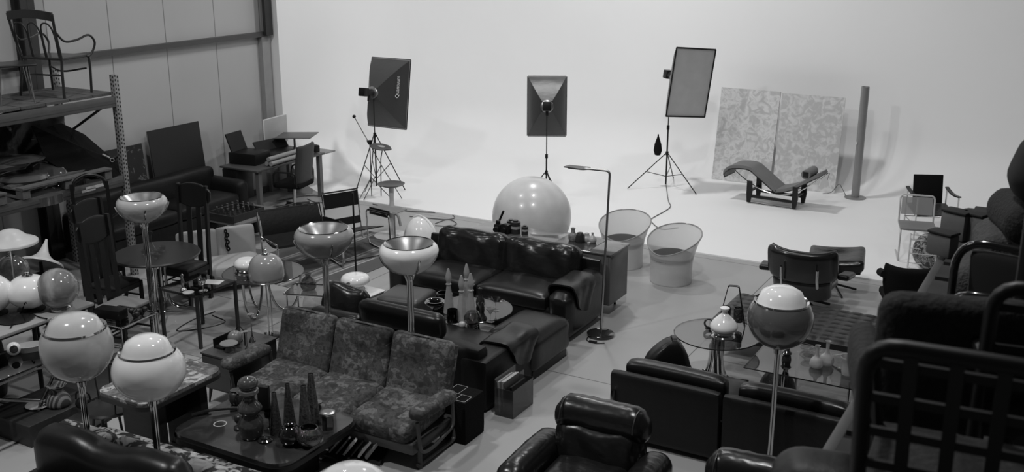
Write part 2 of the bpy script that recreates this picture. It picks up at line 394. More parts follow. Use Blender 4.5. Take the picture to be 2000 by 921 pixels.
# --- long low cabinet behind it
t=thing('low_cabinet',(-5.63,10.68,0),0,'low grey wooden cabinet on slim feet behind the two seat leather sofa','cabinet')
CABM=mat('cabinet_grey',.10,.35,var=.1); 
B().box((0,0,.43),(1.94,.50,.6),bev=.008).done('body',CABM,t)
B().box((0,0,.742),(1.97,.53,.022),bev=.005).done('top',mat('cabinet_top_polish',.1,.16,coat=.5),t)
B().box((.44,0,.755),(.5,.51,.004)).done('top_inlay',mat('inlay_dark',.05,.14,coat=.5),t)
for s in (-1,1):
    B().box((s*.48,-.252,.43),(.93,.012,.56),bev=.003).done('door',CABM,t)
    for q in (-1,1): B().cyl((s*.85,q*.18,0),(s*.82,q*.17,.14),.014,.02).done('leg',BLK,t)
# --- low corner sofa with bolster headrests
t=thing('low_sofa',(-5.75,8.0,0),0,'low black leather sofa seen from behind, with one raised bolster headrest','sofa')
B().box((0,.04,.2),(2.25,.68,.3),bev=.04).done('base',LEAM,t)
B().cush((-.02,-.32,.33),(2.2,.2,.56),.07,n=6).done('backrest',LEAM,t)
for s in (-1,1): B().cush((s*.52,.06,.38),(.98,.66,.16),.06,.02).done('seat_cushion',LEA,t)
def bol(p,u): return p
B().cush((.18,-.36,.73),(.98,.17,.26),.083,n=8,rot=(R(8),0,0)).done('headrest',LEA,t)
B().cush((-.62,-.34,.6),(.62,.15,.12),.06,n=6).done('headrest_folded',LEA,t)
B().cush((1.02,.06,.26),(.3,1.0,.5),.045,n=6).done('armrest',LEAM,t)
B().cush((-1.02,.0,.24),(.24,.9,.44),.05).done('armrest',LEAM,t)
B().sheet(saddle(1.02,.30,.24,.56,.515,.24),16,22,.02).done('arm_cover',LEA,t)
one('cushion',B().cush((0,0,0),(.46,.16,.34),.07,0,(R(-20),R(10),0),n=10,fn=wrink(.012,6),puffs=.03),LEA2,(-6.52,7.98,.63),R(6),'crumpled black leather cushion on the left seat of the low sofa','cushion')
def ott(p,u): return (p.x,p.y,p.z)
t=thing('ottoman',(-4.83,8.8,0),0,'square black leather ottoman with piped edges on the open floor by the low sofa','ottoman')
B().cush((0,0,.25),(.6,.82,.36),.09,.035,n=10).done('cushion',LEA,t)
B().box((0,0,.05),(.52,.74,.1),bev=.01).done('plinth',BLK,t)
B().tube(fillet([(.27,-.37,.40),(.27,.37,.40)],.03),.006,seg=6).done('piping',LEA,t)
t=thing('pouf',(-6.5,9.02,0),R(8),'flat grey square pouf behind the bolster headrest of the low sofa','pouf')
B().cush((0,0,.26),(.52,.52,.3),.05,.01).done('cushion',mat('grey_leather',.06,.4),t); B().box((0,0,.06),(.4,.4,.12)).done('plinth',BLK,t)
# --- patterned three seat sofa
PAT=ramp_mat('painted_fabric',[(0,.012),(.38,.03),(.52,.08),(.62,.035),(.74,.16),(.86,.05),(1,.2)],8,.85,'voronoi',bump=.25,stretch=(1,1,1.3))
t=thing('patterned_sofa',(-5.52,6.64,0),0,'three seat sofa in tufted dark patterned fabric with padded arms','sofa')
B().box((0,.02,.21),(1.98,.7,.1),bev=.02).done('frame',WDM,t)
def tuft(nx,ny,amp,face):
    def fn(p,u):
        a,bb=(u.x,u.y) if face=='z' else (u.x,u.z)
        k=(abs(math.cos(a*PI*nx/2))**.5*0+ (math.cos(a*PI*nx)*.5+.5)*(math.cos(bb*PI*ny)*.5+.5))
        s=(math.cos(a*PI*nx)*.5+.5)**6+(math.cos(bb*PI*ny)*.5+.5)**6
        if face=='z': return (p.x,p.y,p.z-amp*(k**3+.45*s)*max(0,u.z)**2)
        return (p.x,p.y+amp*(k**3+.45*s)*max(0,-u.y)**2,p.z)
    return fn
for i in (-1,0,1):
    B().cush((i*.635,-.04,.34),(.63,.62,.17),.07,.02,n=22,fn=tuft(1.5,1.5,.02,'z'),rot=(R(5),0,0)).done('seat_cushion',PAT,t)
    B().cush((i*.635,.31,.635),(.62,.14,.56),.06,0,(R(-17),0,0),n=22,fn=tuft(1.5,2,.02,'y')).done('back_cushion',PAT,t)
B().box((0,.4,.6),(1.86,.03,.5),rot=(R(-17),0,0),bev=.01).done('back_panel',PAT,t)
for s in (-1,1):
    B().cush((s*1.03,-.08,.53),(.15,.56,.11),.05,n=8,rot=(R(-3),0,0)).done('armrest',PAT,t)
    B().tube(fillet([(s*1.02,-.3,.46),(s*1.02,-.26,.16),(s*1.02,-.1,.14),(s*1.02,.24,.2),(s*1.02,.22,.48)],.08),.016,seg=8).done('arm_frame',WDM,t)
    B().tube(fillet([(s*.98,-.25,.04),(s*.98,.3,.04),(s*.98,.33,.2)],.03),.02,seg=8).done('leg',WDM,t)
    B().cyl((s*.98,-.22,0.0),(s*.98,-.22,.2),.02).done('leg',WDM,t)
# --- right sofa seen from behind (facing away)
t=thing('black_sofa',(-2.35,8.02,0),0,'long black leather sofa seen from behind, below the round glass table','sofa')
B().box((0,.1,.22),(2.0,.75,.3),bev=.03).done('base',LEAM,t)
for s,ww in ((-1,.98),(1,1.1)):
    B().cush((s*.53-.02,-.33,.36),(ww,.09,.62),.035,n=8,rot=(R(4),0,0)).done('back_panel',LEAM,t)
    def bf(p,u): return (p.x,p.y+.03*(1-u.x*u.x),p.z)
    B().cush((s*.5,-.2,.56),(.9,.16,.36),.06,n=8,rot=(R(7),0,0),fn=bf).done('back_cushion',LEA,t)
    B().cush((s*.5,.14,.4),(.96,.66,.15),.06,.02).done('seat_cushion',LEA,t)
    B().tube(fillet([(s*1.0,-.4,.5),(s*1.02,-.42,.02),(s*1.02,.4,.02),(s*1.0,.42,.45)],.06),.018,seg=8).done('leg_frame',CHR,t)
def cf(p,u):
    k=1-.78*max(0,(u.x+1)/2)**1; return (p.x,p.y,p.z)
def tri(u,v):
    pass
b=B()   # triangular bolster cushion standing on its point
def wed(p,u): 
    w=.5*(1-(u.z+1)/2)+.04; return (p.x*1.0*w*2+.10*(u.z+1)/2,p.y*(.55+.45*w),p.z)
b.cush((0,0,0),(.62,.3,.42),.08,n=10,fn=wed,puffs=.02)
one('cushion',b,LEA,(-3.14,8.20,.62),R(30),'pointed black leather cushion rising behind the left end of the long black sofa','cushion')
# --- puffy leather armchairs
def armchair(name,loc,rz,label,s=1):
    t=thing(name,loc,rz,label,'armchair','puffy black leather armchairs',s)
    B().box((0,.02,.2),(.95,.8,.34),bev=.04).done('base',LEAM,t)
    B().cush((0,-.1,.4),(.6,.66,.2),.08,.03,n=10,fn=wrink(.008,6)).done('seat_cushion',LEA2,t)
    B().cush((0,.25,.55),(.66,.24,.40),.1,0,(R(-12),0,0),n=14,fn=wrink(.014,8),puffs=.03).done('backrest',LEA2,t)
    def roll(p,u): return (p.x,p.y,p.z+.0035*math.sin(u.x*26)*max(0,u.z)-.03*u.x**4)
    B().cush((0,.30,.78),(.76,.27,.27),.125,.0,(R(-8),0,0),n=18,fn=roll).done('headrest',LEA2,t)
    for k in (-1,1):
        def am(p,u): return (p.x,p.y,p.z+.003*math.sin(u.y*30)*max(0,u.z)-.03*max(0,u.y))
        B().cush((k*.43,-.03,.46),(.25,.86,.3),.11,.01,n=16,fn=am).done('armrest',LEA2,t)
        B().tube([(k*.43+.112*math.cos(PI*i/13),-.452,.48+.10*math.sin(PI*i/13)) for i in range(14)],.006,seg=6).done('stitching',mat('stitch_leather',.03,.3),t)
        B().tube([(k*.29,.27+.128*math.cos(PI*i/13),.77+.13*math.sin(PI*i/13)) for i in range(14)],.006,seg=6).done('stitching',mat('stitch_leather'),t)
    return t
armchair('armchair',(-2.95,6.28,0),R(3),'puffy black leather armchair with stitched roll headrest, the one standing on open floor')
armchair('armchair',(-1.66,6.02,0),R(3),'puffy black leather armchair at the bottom edge, beside the dark chair stack')
# --- black leather chair and speckled sofa at the bottom left
t=thing('leather_sofa',(-5.58,4.16,0),R(3),'black leather two hump sofa back at the bottom left corner','sofa')
def hump(p,u):
    return (p.x,p.y,p.z+(-.055*math.exp(-(u.x/.16)**2)-.05*abs(u.x)**6)*max(0,u.z))
B().cush((0,.1,.52),(1.38,.26,.88),.12,n=18,fn=hump).done('backrest',LEA,t)
B().cush((0,-.3,.3),(1.35,.7,.4),.1,n=6).done('seat_cushion',LEA,t)
for k in (-1,1): B().cush((k*.68,-.25,.35),(.2,.8,.5),.09,n=6).done('armrest',LEA,t)
SPK=ramp_mat('speckled_fabric',[(0,.015),(.46,.02),(.5,.3),(.62,.42),(1,.5)],9,.85,'noise',8,1.2,bump=.2,stretch=(1,1,1.8))
t=thing('speckled_sofa',(-5.72,4.82,0),R(2),'sofa in white fabric with black speckled scrollwork behind the bottom left leather sofa','sofa')
for k in (-1,0,1): B().cush((k*.60,-.16,.56),(.58,.15,.32),.06,0,(R(12),0,0),n=10,puffs=.02).done('back_cushion',SPK,t)
B().cush((.06,.05,.40),(1.96,.42,.2),.07,n=8).done('seat_cushion',SPK,t)
B().box((0,.0,.2),(1.78,.40,.26),bev=.02).done('frame',WDD,t)
# --- round bottle table
def round_glass(name,loc,r,h,label,tm,nleg=4,rl=None,rt=.016,th=.012,group=None,arcs=False):
    t=thing(name,loc,.3,label,'table',group)
    B().lathe([(0,h-th),(r,h-th),(r+.002,h-th/2),(r,h),(0,h)],seg=56).done('tabletop',tm,t)
    B().tube([(r*math.cos(2*PI*i/64),r*math.sin(2*PI*i/64),h-th/2) for i in range(64)],.0062,seg=6,closed=True).done('edge',GEDGE,t)
    rl=rl or r*.6
    for k in range(nleg):
        a=2*PI*k/nleg+.4; c,s=math.cos(a),math.sin(a)
        if arcs:
            R0=r*.42; pts=[(c*(r*.5+R0*math.cos(q)),s*(r*.5+R0*math.cos(q)),h-.02-(h-.035)*math.sin(q)) for q in [PI*i/12 for i in range(13)]]
            B().tube(pts,rt,seg=10).done('leg',CHR,t)
        else:
            for d in (-.022,.022):
                B().tube(smoothpts([(c*.05-s*d,s*.05+c*d,h-.02),(c*.05-s*d,s*.05+c*d,h*.55),(c*.10-s*d,s*.10+c*d,h*.22),(c*rl*.6-s*d,s*rl*.6+c*d,.05),(c*rl-s*d,s*rl+c*d,.02)],5),rt,seg=8).done('leg',CHR,t)
    return t
round_glass('round_glass_table',(-5.53,8.86,0),.42,.45,'round mirror-like glass table crowded with tall bottles beside the two seat sofa',SMG,rl=.3)
round_glass('round_glass_table',(-2.96,9.18,0),.41,.56,'round glass table on splayed chrome legs carrying the white onion shaped lamp',GLT,rl=.36)
round_glass('round_glass_table',(-8.2,8.58,0),.46,.5,'round glass table on chrome hoop legs carrying the mushroom lamps',GLT,nleg=3,arcs=True)
# --- square glass coffee table by the daybed
t=thing('glass_coffee_table',(-1.95,9.24,0),0,'rectangular glass coffee table in front of the tufted daybed','table')
B().box((0,0,.42),(1.25,.82,.012)).done('tabletop',GLT,t)
b=B()
for x0,y0,x1,y1 in ((-.625,-.41,.625,-.41),(.625,-.41,.625,.41),(.625,.41,-.625,.41),(-.625,.41,-.625,-.41)): b.tube([(x0,y0,.42),(x1,y1,.42)],.0065,seg=6)
b.done('edge',GEDGE,t)
for sx in (-1,1):
    for sy in (-1,1): B().cyl((sx*.3,sy*.25,0),(sx*.3,sy*.25,.41),.016).done('leg',CHR,t)
# --- tufted daybed
t=thing('daybed',(-2.05,10.36,0),0,'tufted black leather daybed on chrome legs behind the glass coffee table','daybed')
def quilt():
    b=B(); nx,ny=18,8; L,W,h=2.45,1.0,.15; k=6
    def z(x,y):
        u=(x/L+.5)*nx; v=(y/W+.5)*ny
        s=(abs(math.sin(PI*u))*abs(math.sin(PI*v)))**.2; e=min(1,(.5-abs(x)/L)*40)*min(1,(.5-abs(y)/W)*18)
        return .43-.009*(1-s)*1-.02*(1-max(0,e))
    NX,NY=nx*k,ny*k; V=[[b.bm.verts.new((-L/2+L*i/NX,-W/2+W*j/NY,z(-L/2+L*i/NX,-W/2+W*j/NY))) for j in range(NY+1)] for i in range(NX+1)]
    for i in range(NX):
        for j in range(NY): b.bm.faces.new((V[i][j],V[i+1][j],V[i+1][j+1],V[i][j+1]))
    bot=[[b.bm.verts.new((x,y,.28)) for y in (-W/2,W/2)] for x in (-L/2,L/2)]
    b.bm.faces.new([V[i][0] for i in range(NX+1)][::-1]+[bot[0][0],bot[1][0]]); b.bm.faces.new([V[i][NY] for i in range(NX+1)]+[bot[1][1],bot[0][1]])
    b.bm.faces.new([V[0][j] for j in range(NY+1)]+[bot[0][1],bot[0][0]]); b.bm.faces.new([V[NX][j] for j in range(NY+1)][::-1]+[bot[1][0],bot[1][1]])
    b.bm.faces.new((bot[0][0],bot[0][1],bot[1][1],bot[1][0])); return b
quilt().done('mattress',mat('daybed_leather',.016,.4,bump=.2,bscale=12,spec=.4),t)
B().box((0,0,.245),(2.4,.94,.06)).done('frame',WDD,t)
for sx in (-1,1):
    for sy in (-1,1): B().cyl((sx*1.1,sy*.38,0),(sx*1.1,sy*.38,.22),.016).done('leg',CHR,t)
# --- pedestal tables
def slab(L,W,r,n=6):
    pts=[]
    for cx,cy,a0 in ((L/2-r,W/2-r,0),(-L/2+r,W/2-r,90),(-L/2+r,-W/2+r,180),(L/2-r,-W/2+r,270)):
        for i in range(n+1): a=R(a0+90*i/n); pts.append((cx+r*math.cos(a),cy+r*math.sin(a)))
    return pts
MARB=ramp_mat('dark_marble',[(0,.018),(.45,.03),(.6,.055),(.75,.028),(1,.11)],2.2,.15,'noise',10,2.5,coat=.3)
t=thing('marble_coffee_table',(-5.61,5.77,0),0,'dark marble coffee table with rounded corners crowded with vases','table')
B().prism(slab(1.2,.98,.16),.385,.42).done('tabletop',MARB,t)
B().prism(slab(1.225,1.005,.17),.345,.387).done('edge_band',BLK,t)
B().box((.08,-.02,.17),(.55,.5,.345),bev=.01).done('pedestal',BLK,t)
t=thing('writing_table',(-6.50,5.52,0),0,'table with pale mosaic stone top and dark base below the ball lamps','table')
MOS=ramp_mat('mosaic_stone',[(0,.03),(.35,.06),(.5,.2),(.58,.07),(.68,.5),(.78,.42),(.82,.07),(1,.05)],6,.3,'voronoi',coat=.2)
B().prism(slab(.60,.86,.12),.69,.72).done('tabletop',MOS,t)
B().prism(slab(.62,.88,.13),.655,.692).done('edge_band',WDD,t)
B().box((0,.25,.33),(.42,.08,.655)).done('side_panel',WDD,t); B().box((0,-.2,.33),(.42,.08,.655)).done('side_panel',WDD,t); B().box((0,.0,.45),(.05,.45,.25)).done('stretcher',WDD,t)
# --- wooden side cabinet
t=thing('side_cabinet',(-6.84,6.77,0),0,'small dark wooden cabinet on tapered legs with little objects on top','cabinet')
B().box((0,0,.33),(.36,.62,.34),bev=.005).done('body',ramp_mat('cabinet_walnut',[(0,.03),(1,.055)],3,.4,'noise',8,1.5,stretch=(8,1,8)),t)
B().box((0,0,.506),(.375,.635,.014)).done('top',WDM,t)
B().box((-.0,-.313,.33),(.33,.006,.3)).done('door',WDM,t)
for sx in (-1,1):
    for sy in (-1,1): B().cyl((sx*.16,sy*.28,0),(sx*.14,sy*.26,.17),.008,.02,10).done('leg',WDD,t)
# --- black speaker box
t=thing('speaker_box',(-4.56,7.1,0),0,'black box with thin pale line drawing on its top, beside the patterned sofa','box')
B().cush((0,0,.2),(.28,.32,.4),.015,n=3).done('body',BLKM,t)
ln=mat('pale_line_ink',.5,.5)
b=B()
for x0,y0,x1,y1 in ((-.13,-.02,-.13,.14),(-.13,.14,-.02,.14),(-.02,.14,-.02,-.02),(-.13,-.02,.12,-.02),(.12,-.02,.12,-.14),(.12,-.14,-.13,-.14),(-.13,-.14,-.13,-.02),(.02,-.02,.02,-.14)):
    b.box(((x0+x1)/2,(y0+y1)/2,.4015),(abs(x1-x0)+.004,abs(y1-y0)+.004,.001))
b.done('line_drawing',ln,t)
# --- floor lamps
def stem(t,h,base=True,n=4,spread=.02,m=None):
    m=m or CHR
    for k in range(n):
        a=2*PI*k/n+.5; x,y=spread*math.cos(a),spread*math.sin(a)
        B().cyl((x,y,.02),(x,y,h),.009,seg=8).done('pole',m,t)
    B().lathe([(0,0),(.15,0),(.152,.012),(.14,.02),(.03,.028),(0,.028)],seg=32).done('base',m,t)
def bowl_lamp(px,py,z,d,g,label,rib=True,slats=False,flip=0):
    p=G(px,py,z); t=thing('floor_lamp',(p.x,p.y,0),flip,label,'floor lamp','chrome stemmed globe floor lamps')
    r=d/2; zc=z
    prof=[(.03,zc-r*.62),(r*.3,zc-r*.58),(r*.62,zc-r*.42),(r*.88,zc-r*.14),(r,zc+r*.14),(r*.97,zc+r*.32),(r*.86,zc+r*.45),(r*.82,zc+r*.46)]
    P=[(v.x,v.z) for v in smoothpts([(a,0,b) for a,b in prof],4)]
    m={'grey':OPG,'white':OPAL,'pale':mat('pale_grey_glass',.48,.14,coat=.4)}[g]
    B().lathe(P,seg=48).done('lamp_shade',m,t)
    cone=mat('reflector_metal',.5,.28,.9)
    B().lathe([(r*.82,zc+r*.46),(r*.7,zc+r*.36),(r*.4,zc+r*.05),(r*.1,zc-r*.12),(0,zc-r*.14)],seg=48).done('reflector',cone,t)
    B().lathe([(r*.80,zc+r*.452),(r*.83,zc+r*.475),(r*.86,zc+r*.455),(r*.83,zc+r*.44),(r*.80,zc+r*.452)],seg=48).done('ring',CHR,t)
    for k in range(4):
        a=2*PI*k/4+.95; c,s=math.cos(a),math.sin(a)
        pts=[(c*.025,s*.025,zc-r*.85),(c*.04,s*.04,zc-r*.66)]+[(c*(x+.008),s*(x+.008),zz) for x,zz in P[2:int(len(P)*.62)]]
        B().tube(pts,.0085,seg=8).done('bracket',CHR,t)
    stem(t,zc-r*.6); return t
def ball_lamp(px,py,z,d,m,cap,label,capr=.62,flat=.92,capz=.52):
    p=G(px,py,z); t=thing('floor_lamp',(p.x,p.y,0),.4,label,'floor lamp','chrome stemmed globe floor lamps')
    r=d/2; k=capr; zz=math.sqrt(1-k*k)
    pr=[]; a0=math.acos(-1)
    for i in range(20):
        a=-PI/2+(math.asin(zz)+PI/2)*i/19; pr.append((max(.0,r*math.cos(a)),z+r*flat*math.sin(a)))
    pr[0]=(0,pr[0][1])
    B().lathe(pr,seg=48).done('lamp_shade',m,t)
    rim=r*k; zr=z+r*flat*zz
    B().lathe([(rim-.012,zr+.0),(rim+.006,zr+.008),(rim+.008,zr-.006),(rim-.012,zr-.004),(rim-.012,zr)],seg=48).done('ring',CHR,t)
    B().lathe([(rim*.96,zr-.03),(rim*.92,zr+.0),(rim*.75,zr+rim*capz*.62),(rim*.45,zr+rim*capz*.9),(0,zr+rim*capz)],seg=40).done('dome',cap,t)
    B().lathe([(.03,z-r*flat-.05),(.035,z-r*flat-.01),(.09,z-r*flat+.012)],seg=16).done('collar',CHR,t)
    stem(t,z-r*flat,spread=.014); return t
bowl_lamp(278,405,1.58,.5,'pale','floor lamp with pale bowl shade and chrome stem in front of the round black table')
bowl_lamp(633,470,1.60,.53,'grey','floor lamp with mid grey bowl shade and chrome ribs, behind the patterned sofa')
bowl_lamp(799,500,1.60,.51,'white','floor lamp with white bowl shade and metal reflector in front of the low sofa')
ball_lamp(150,676,1.42,.505,mat('pearl_glass',.48,.16,coat=.4,var=.15,vscale=3),mat('pearl_dome',.55,.14,coat=.4),'floor lamp with pearly ball shade and domed cap, leftmost of the ball lamps',.84,1.02,.52)
ball_lamp(291,722,1.36,.50,OPAL,mat('milk_glass',.8,.1,coat=.5),'floor lamp with white ball shade and inner dome, above the mosaic stone table',.74,.86,.62)
ball_lamp(1524,622,1.44,.50,SMK,mat('milk_glass'),'floor lamp with dark smoked ball shade and white dome above the black sofa',.80,.93,.62)
ball_lamp(688,1000,1.50,.52,OPAL,mat('milk_glass'),'floor lamp with broad white dome cut off by the bottom edge',.93,.8,.72)
# --- reading lamp
t=thing('reading_lamp',(-4.5,9.86,0),0,'tall slim reading lamp with a flat head on a bent pole over the leather sofa','floor lamp')
B().lathe([(0,0),(.15,0),(.152,.03),(.14,.036),(0,.036)],seg=36).done('base',mat('marble_black',.02,.1,coat=.6),t)
B().tube(fillet([(0,0,.03),(.06,0,1.86),(-.22,-.02,1.86)],.05),.0125,seg=10).done('pole',STL,t)
b=B(); b.prism([(-.46,-.05),(-.22,-.07),(-.16,0),(-.2,.07),(-.44,.05)],1.85,1.862); b.box((-.34,0,1.845),(.16,.06,.012)); b.done('lamp_head',mat('lamp_head_metal',.12,.4,.6),t)
B().tube(smoothpts([(-.1,-.1,.01),(-.06,-.22,.008),(.05,-.25,.008),(.14,-.2,.008)],5),.005,seg=6).done('cable',BLK,t)
B().box((.02,-.24,.014),(.09,.03,.02),rot=(0,0,.1),bev=.005).done('foot_switch',BLK,t)
# --- column floor lamp
t=thing('column_lamp',(-3.42,17.47,0),0,'tall grey column floor lamp on a round foot near the paintings in the cove','floor lamp')
GC=mat('column_grey',.27,.35,.3)
B().lathe([(0,0.02),(.17,.02),(.172,.035),(.15,.042),(0,.042)],seg=36).done('base',GC,t)
B().tube([(0,0,.04),(0,0,1.86)],.065,seg=20,cap=False).lathe([(.065,1.86),(.06,1.863),(.055,1.84),(0,1.84)],seg=20).done('column',GC,t)
B().box((-.04,-.062,.95),(.016,.012,.05)).done('switch',WHT,t)
one('cable',B().tube(smoothpts([(-3.56,17.45,.03),(-3.65,17.5,.15),(-3.72,17.55,.2),(-3.82,17.5,.06),(-3.95,17.45,.03)],5),.006,seg=5),mat('grey_cable',.1,.5),(0,0,0),0,'grey cable curling from the column lamp towards the paintings','cable')
# --- giant ball
p=G(1037,425,.55)
one('giant_ball',B().sphere((0,0,.54),.54,seg=48,rings=28),mat('ball_vinyl',.64,.28,coat=.2),(-6.62,12.15,0),0,'giant pale ball standing on the floor behind the low cabinet','ball')
# --- acrylic tub chairs
def tub(loc,rz,label):
    t=thing('acrylic_tub_chair',loc,rz,label,'chair','clear acrylic tub chairs')
    def prof(a):   # a: angle, back at +y
        hb=.40+.27*(.5+.5*math.sin(a))**.8; return hb
    b=B(); n=48; rows=9
    def fn(u,v):
        a=2*PI*u; h=prof(a); z=.0+h*v; rr=.26+.13*max(0,(z-.22)/.45)**1.7
        return (rr*math.cos(a),rr*math.sin(a)*.98,z)
    b.sheet(fn,n,rows,.012).done('shell',ACR,t)
    rim=B().tube([tuple(Vector(fn(i/48,1))) for i in range(48)],.009,seg=6,closed=True); rim.done('rim',mat('acrylic_edge',.3,.15,spec=.8),t)
    B().lathe([(0,.37),(.22,.37),(.265,.35),(.27,.31),(.24,.27),(0,.27)],seg=40).done('seat_cushion',mat('seat_dark_velvet',.03,.7),t)
    B().lathe([(0,.01),(.26,.01),(.26,.02),(0,.02)],seg=36).done('base',ACR,t)
    return t
ct=tub((-4.52,12.0,0),R(-12),'clear acrylic tub chair with dark seat, standing alone on open floor')
dup(ct,(-5.32,12.3,0),R(5),'clear acrylic tub chair with dark seat, half hidden behind the low cabinet')
# --- magazine rack
t=thing('magazine_rack',(-4.42,7.78,0),0,'smoky acrylic magazine rack standing on the floor beside the low sofa','rack')
for y0,yy in ((-.17,0),(.17,0)): pass
RK=thin_glass('smoke_acrylic',.5,rim=.03,rough=.08)
def rk(x,h): return B().box((x,0,h/2+.0),(.006,.38,h))
for x,h in ((-.09,.36),(0,.33),(.10,.27)): rk(x,h).done('panel',RK,t)
for y in (-.19,.19): B().box((.005,y,.14),(.19,.006,.27)).done('panel',RK,t)
B().box((.005,0,.006),(.19,.38,.008)).done('panel',RK,t)
for k in range(4): one('magazine',B().box((0,0,.15),(.014,.26,.3),rot=(0,R(-3),0)),PAPER if k!=1 else mat('grey_cover',.25,.5),(-4.495+.016*k+.002,7.76+.012*k,.014),0,['white magazine at the back of the acrylic rack','grey covered magazine in the acrylic rack','white magazine in the middle of the acrylic rack','white magazine nearest the front pocket of the acrylic rack'][k],'magazine','magazines in the rear pocket')
one('magazine',B().box((0,0,.13),(.02,.26,.26),rot=(0,R(-6),0)),mat('black_cover',.015,.4),(-4.37,7.79,.014),0,'dark magazine in the front pocket of the acrylic rack','magazine')
# ================================================================ STUDIO GEAR IN THE COVE
SBF=mat('softbox_fabric',.035,.42,bump=.3,bscale=5,spec=.6); SBG=mat('softbox_cloth_grey',.46,.7,var=.05)
def text(name,body,size,m,parent,loc,rot,ext=.001):
    c=bpy.data.curves.new(name,'FONT'); c.body=body; c.size=size; c.extrude=ext; c.align_x='CENTER'; c.align_y='CENTER'
    o=bpy.data.objects.new(name,c); COL.objects.link(o); me=bpy.data.meshes.new_from_object(o); bpy.data.objects.remove(o); bpy.data.curves.remove(c)
    o=bpy.data.objects.new(name,me); me.materials.append(m); COL.objects.link(o); o.parent=parent; o.location=loc; o.rotation_euler=rot; return o
def softbox(loc,az,tilt,W,H,D,label,shellm,frontm,roll=0):
    # local: faces -Y (front plane at y=-D), flash behind at +Y; the origin is the flash mount
    t=thing('softbox',loc,0,label,'softbox','photographic softboxes on tripod stands'); t.rotation_euler=Euler((tilt,roll,az),'XYZ')
    w2,h2,s=W/2,H/2,.08
    def side(k):
        c=[(-1,-1),(1,-1),(1,1),(-1,1)]; a=c[k]; b_=c[(k+1)%4]
        def fn(u,v):
            f=Vector((a[0]*w2*(1-u)+b_[0]*w2*u,-D,a[1]*h2*(1-u)+b_[1]*h2*u)); q=Vector((a[0]*s*(1-u)+b_[0]*s*u,0,a[1]*s*(1-u)+b_[1]*s*u))
            p=q.lerp(f,v); bul=.05*math.sin(PI*v)*(1 if True else 0)
            o=Vector((p.x,0,p.z)); o=o.normalized() if o.length>0 else o
            p+=o*bul*(1-.35*math.sin(PI*u)); return p
        return fn
    for k in range(4): B().sheet(side(k),10,10,.004).done('side_panel',shellm,t)
    B().sheet(lambda u,v:((u-.5)*W,-D+.012-.0*math.sin(PI*u),(v-.5)*H),6,6,.004).done('diffuser',frontm,t)
    b=B()
    for x0,z0,x1,z1 in ((-w2,-h2,w2,-h2),(w2,-h2,w2,h2),(w2,h2,-w2,h2),(-w2,h2,-w2,-h2)): b.tube([(x0,-D,z0),(x1,-D,z1)],.013,seg=6)
    b.done('rim',BLK,t)
    B().lathe([(.0,0),(.10,0),(.10,.03),(.085,.04),(0,.04)],c=(0,.0,0),rot=(-PI/2,0,0),seg=24).done('mount_ring',STL,t)
    h=B(); h.tube([(0,.03,0),(0,.2,0)],.055,seg=16); h.done('flash_head',BLK,t)
    B().box((0,.26,0),(.13,.12,.14),bev=.01).done('power_pack',BLK,t)
    B().box((0,.1,-.09),(.05,.05,.12),bev=.01).done('tilt_bracket',DKM,t)
    return t
def stand(loc,h,label,leg=.55,jz=.62,rz=0,footz=0,r=.012):
    t=thing('light_stand',loc,rz,label,'light stand','black tripod light stands')
    B().tube([(0,0,.06),(0,0,h*.55)],r*1.15,seg=8).done('pole',BLK,t); B().tube([(0,0,h*.55),(0,0,h)],r*.8,seg=8).done('pole',DKM,t)
    B().tube([(0,0,h*.53),(0,0,h*.57)],r*2).done('clamp',BLK,t); B().tube([(0,0,jz-.03),(0,0,jz+.03)],r*2.2).done('collar',BLK,t)
    for k in range(3):
        a=2*PI*k/3; c,s=math.cos(a),math.sin(a)
        B().tube([(c*.02,s*.02,jz),(c*leg,s*leg,.012)],r*.75,seg=6).done('leg',BLK,t)
        B().tube([(c*.015,s*.015,.2),(c*leg*.52,s*leg*.52,jz*.49)],r*.55,seg=6).done('brace',DKM,t)
    return t
def face(az_deg): return R(az_deg)
stand((-10.66,14.02,.02),1.7,'black tripod stand of the left softbox, its foot behind the steel tube armchairs',.5,.95,R(20))
sb=softbox((-10.66,14.02,1.68),PI+R(0),R(9),.80,1.16,.45,'black softbox with a pale logo on its side cloth, leftmost of the three',SBF,SBG)
q=text('logo','Quantuum',.085,WHT,sb,(-.32,-.24,.12),(0,0,0)); q.rotation_euler=Matrix(((0,.58,-.815),(0,.815,.58),(1,0,0))).to_euler()
stand((-7.48,14.2,.02),1.6,'black tripod stand of the middle softbox, behind the giant ball',.5,.62,R(-32),r=.011)
softbox((-7.48,14.2,1.68),PI+R(28),R(9),.60,.92,.34,'black softbox seen from behind above the giant ball',SBF,SBG)
stand((-6.42,16.6,.02),1.9,'black tripod stand of the right softbox, with a dark weight bag',.68,.6,R(-20))
softbox((-6.32,16.6,1.92),R(52),R(4),.74,1.12,.48,'grey fronted softbox with black rim on the right tripod in the cove',SBF,SBG,roll=R(5))
one('weight_bag',B().lathe([(0,-.17),(.05,-.16),(.075,-.08),(.06,.03),(.015,.16),(.01,.2),(0,.2)],seg=16,sy=.6),BLKM,(-6.56,16.52,.75),0,'dark weight bag hanging on the right softbox stand','bag')
one('cable',B().tube(smoothpts([G(1300,355,.03),G(1305,390,.03),G(1308,405,.03),G(1275,425,.03),G(1272,432,.03),G(1292,447,.03),G(1325,444,.03)],5),.007,seg=6),mat('grey_cable'),(0,0,0),0,'thin grey cable running over the cove floor from the right tripod','cable')
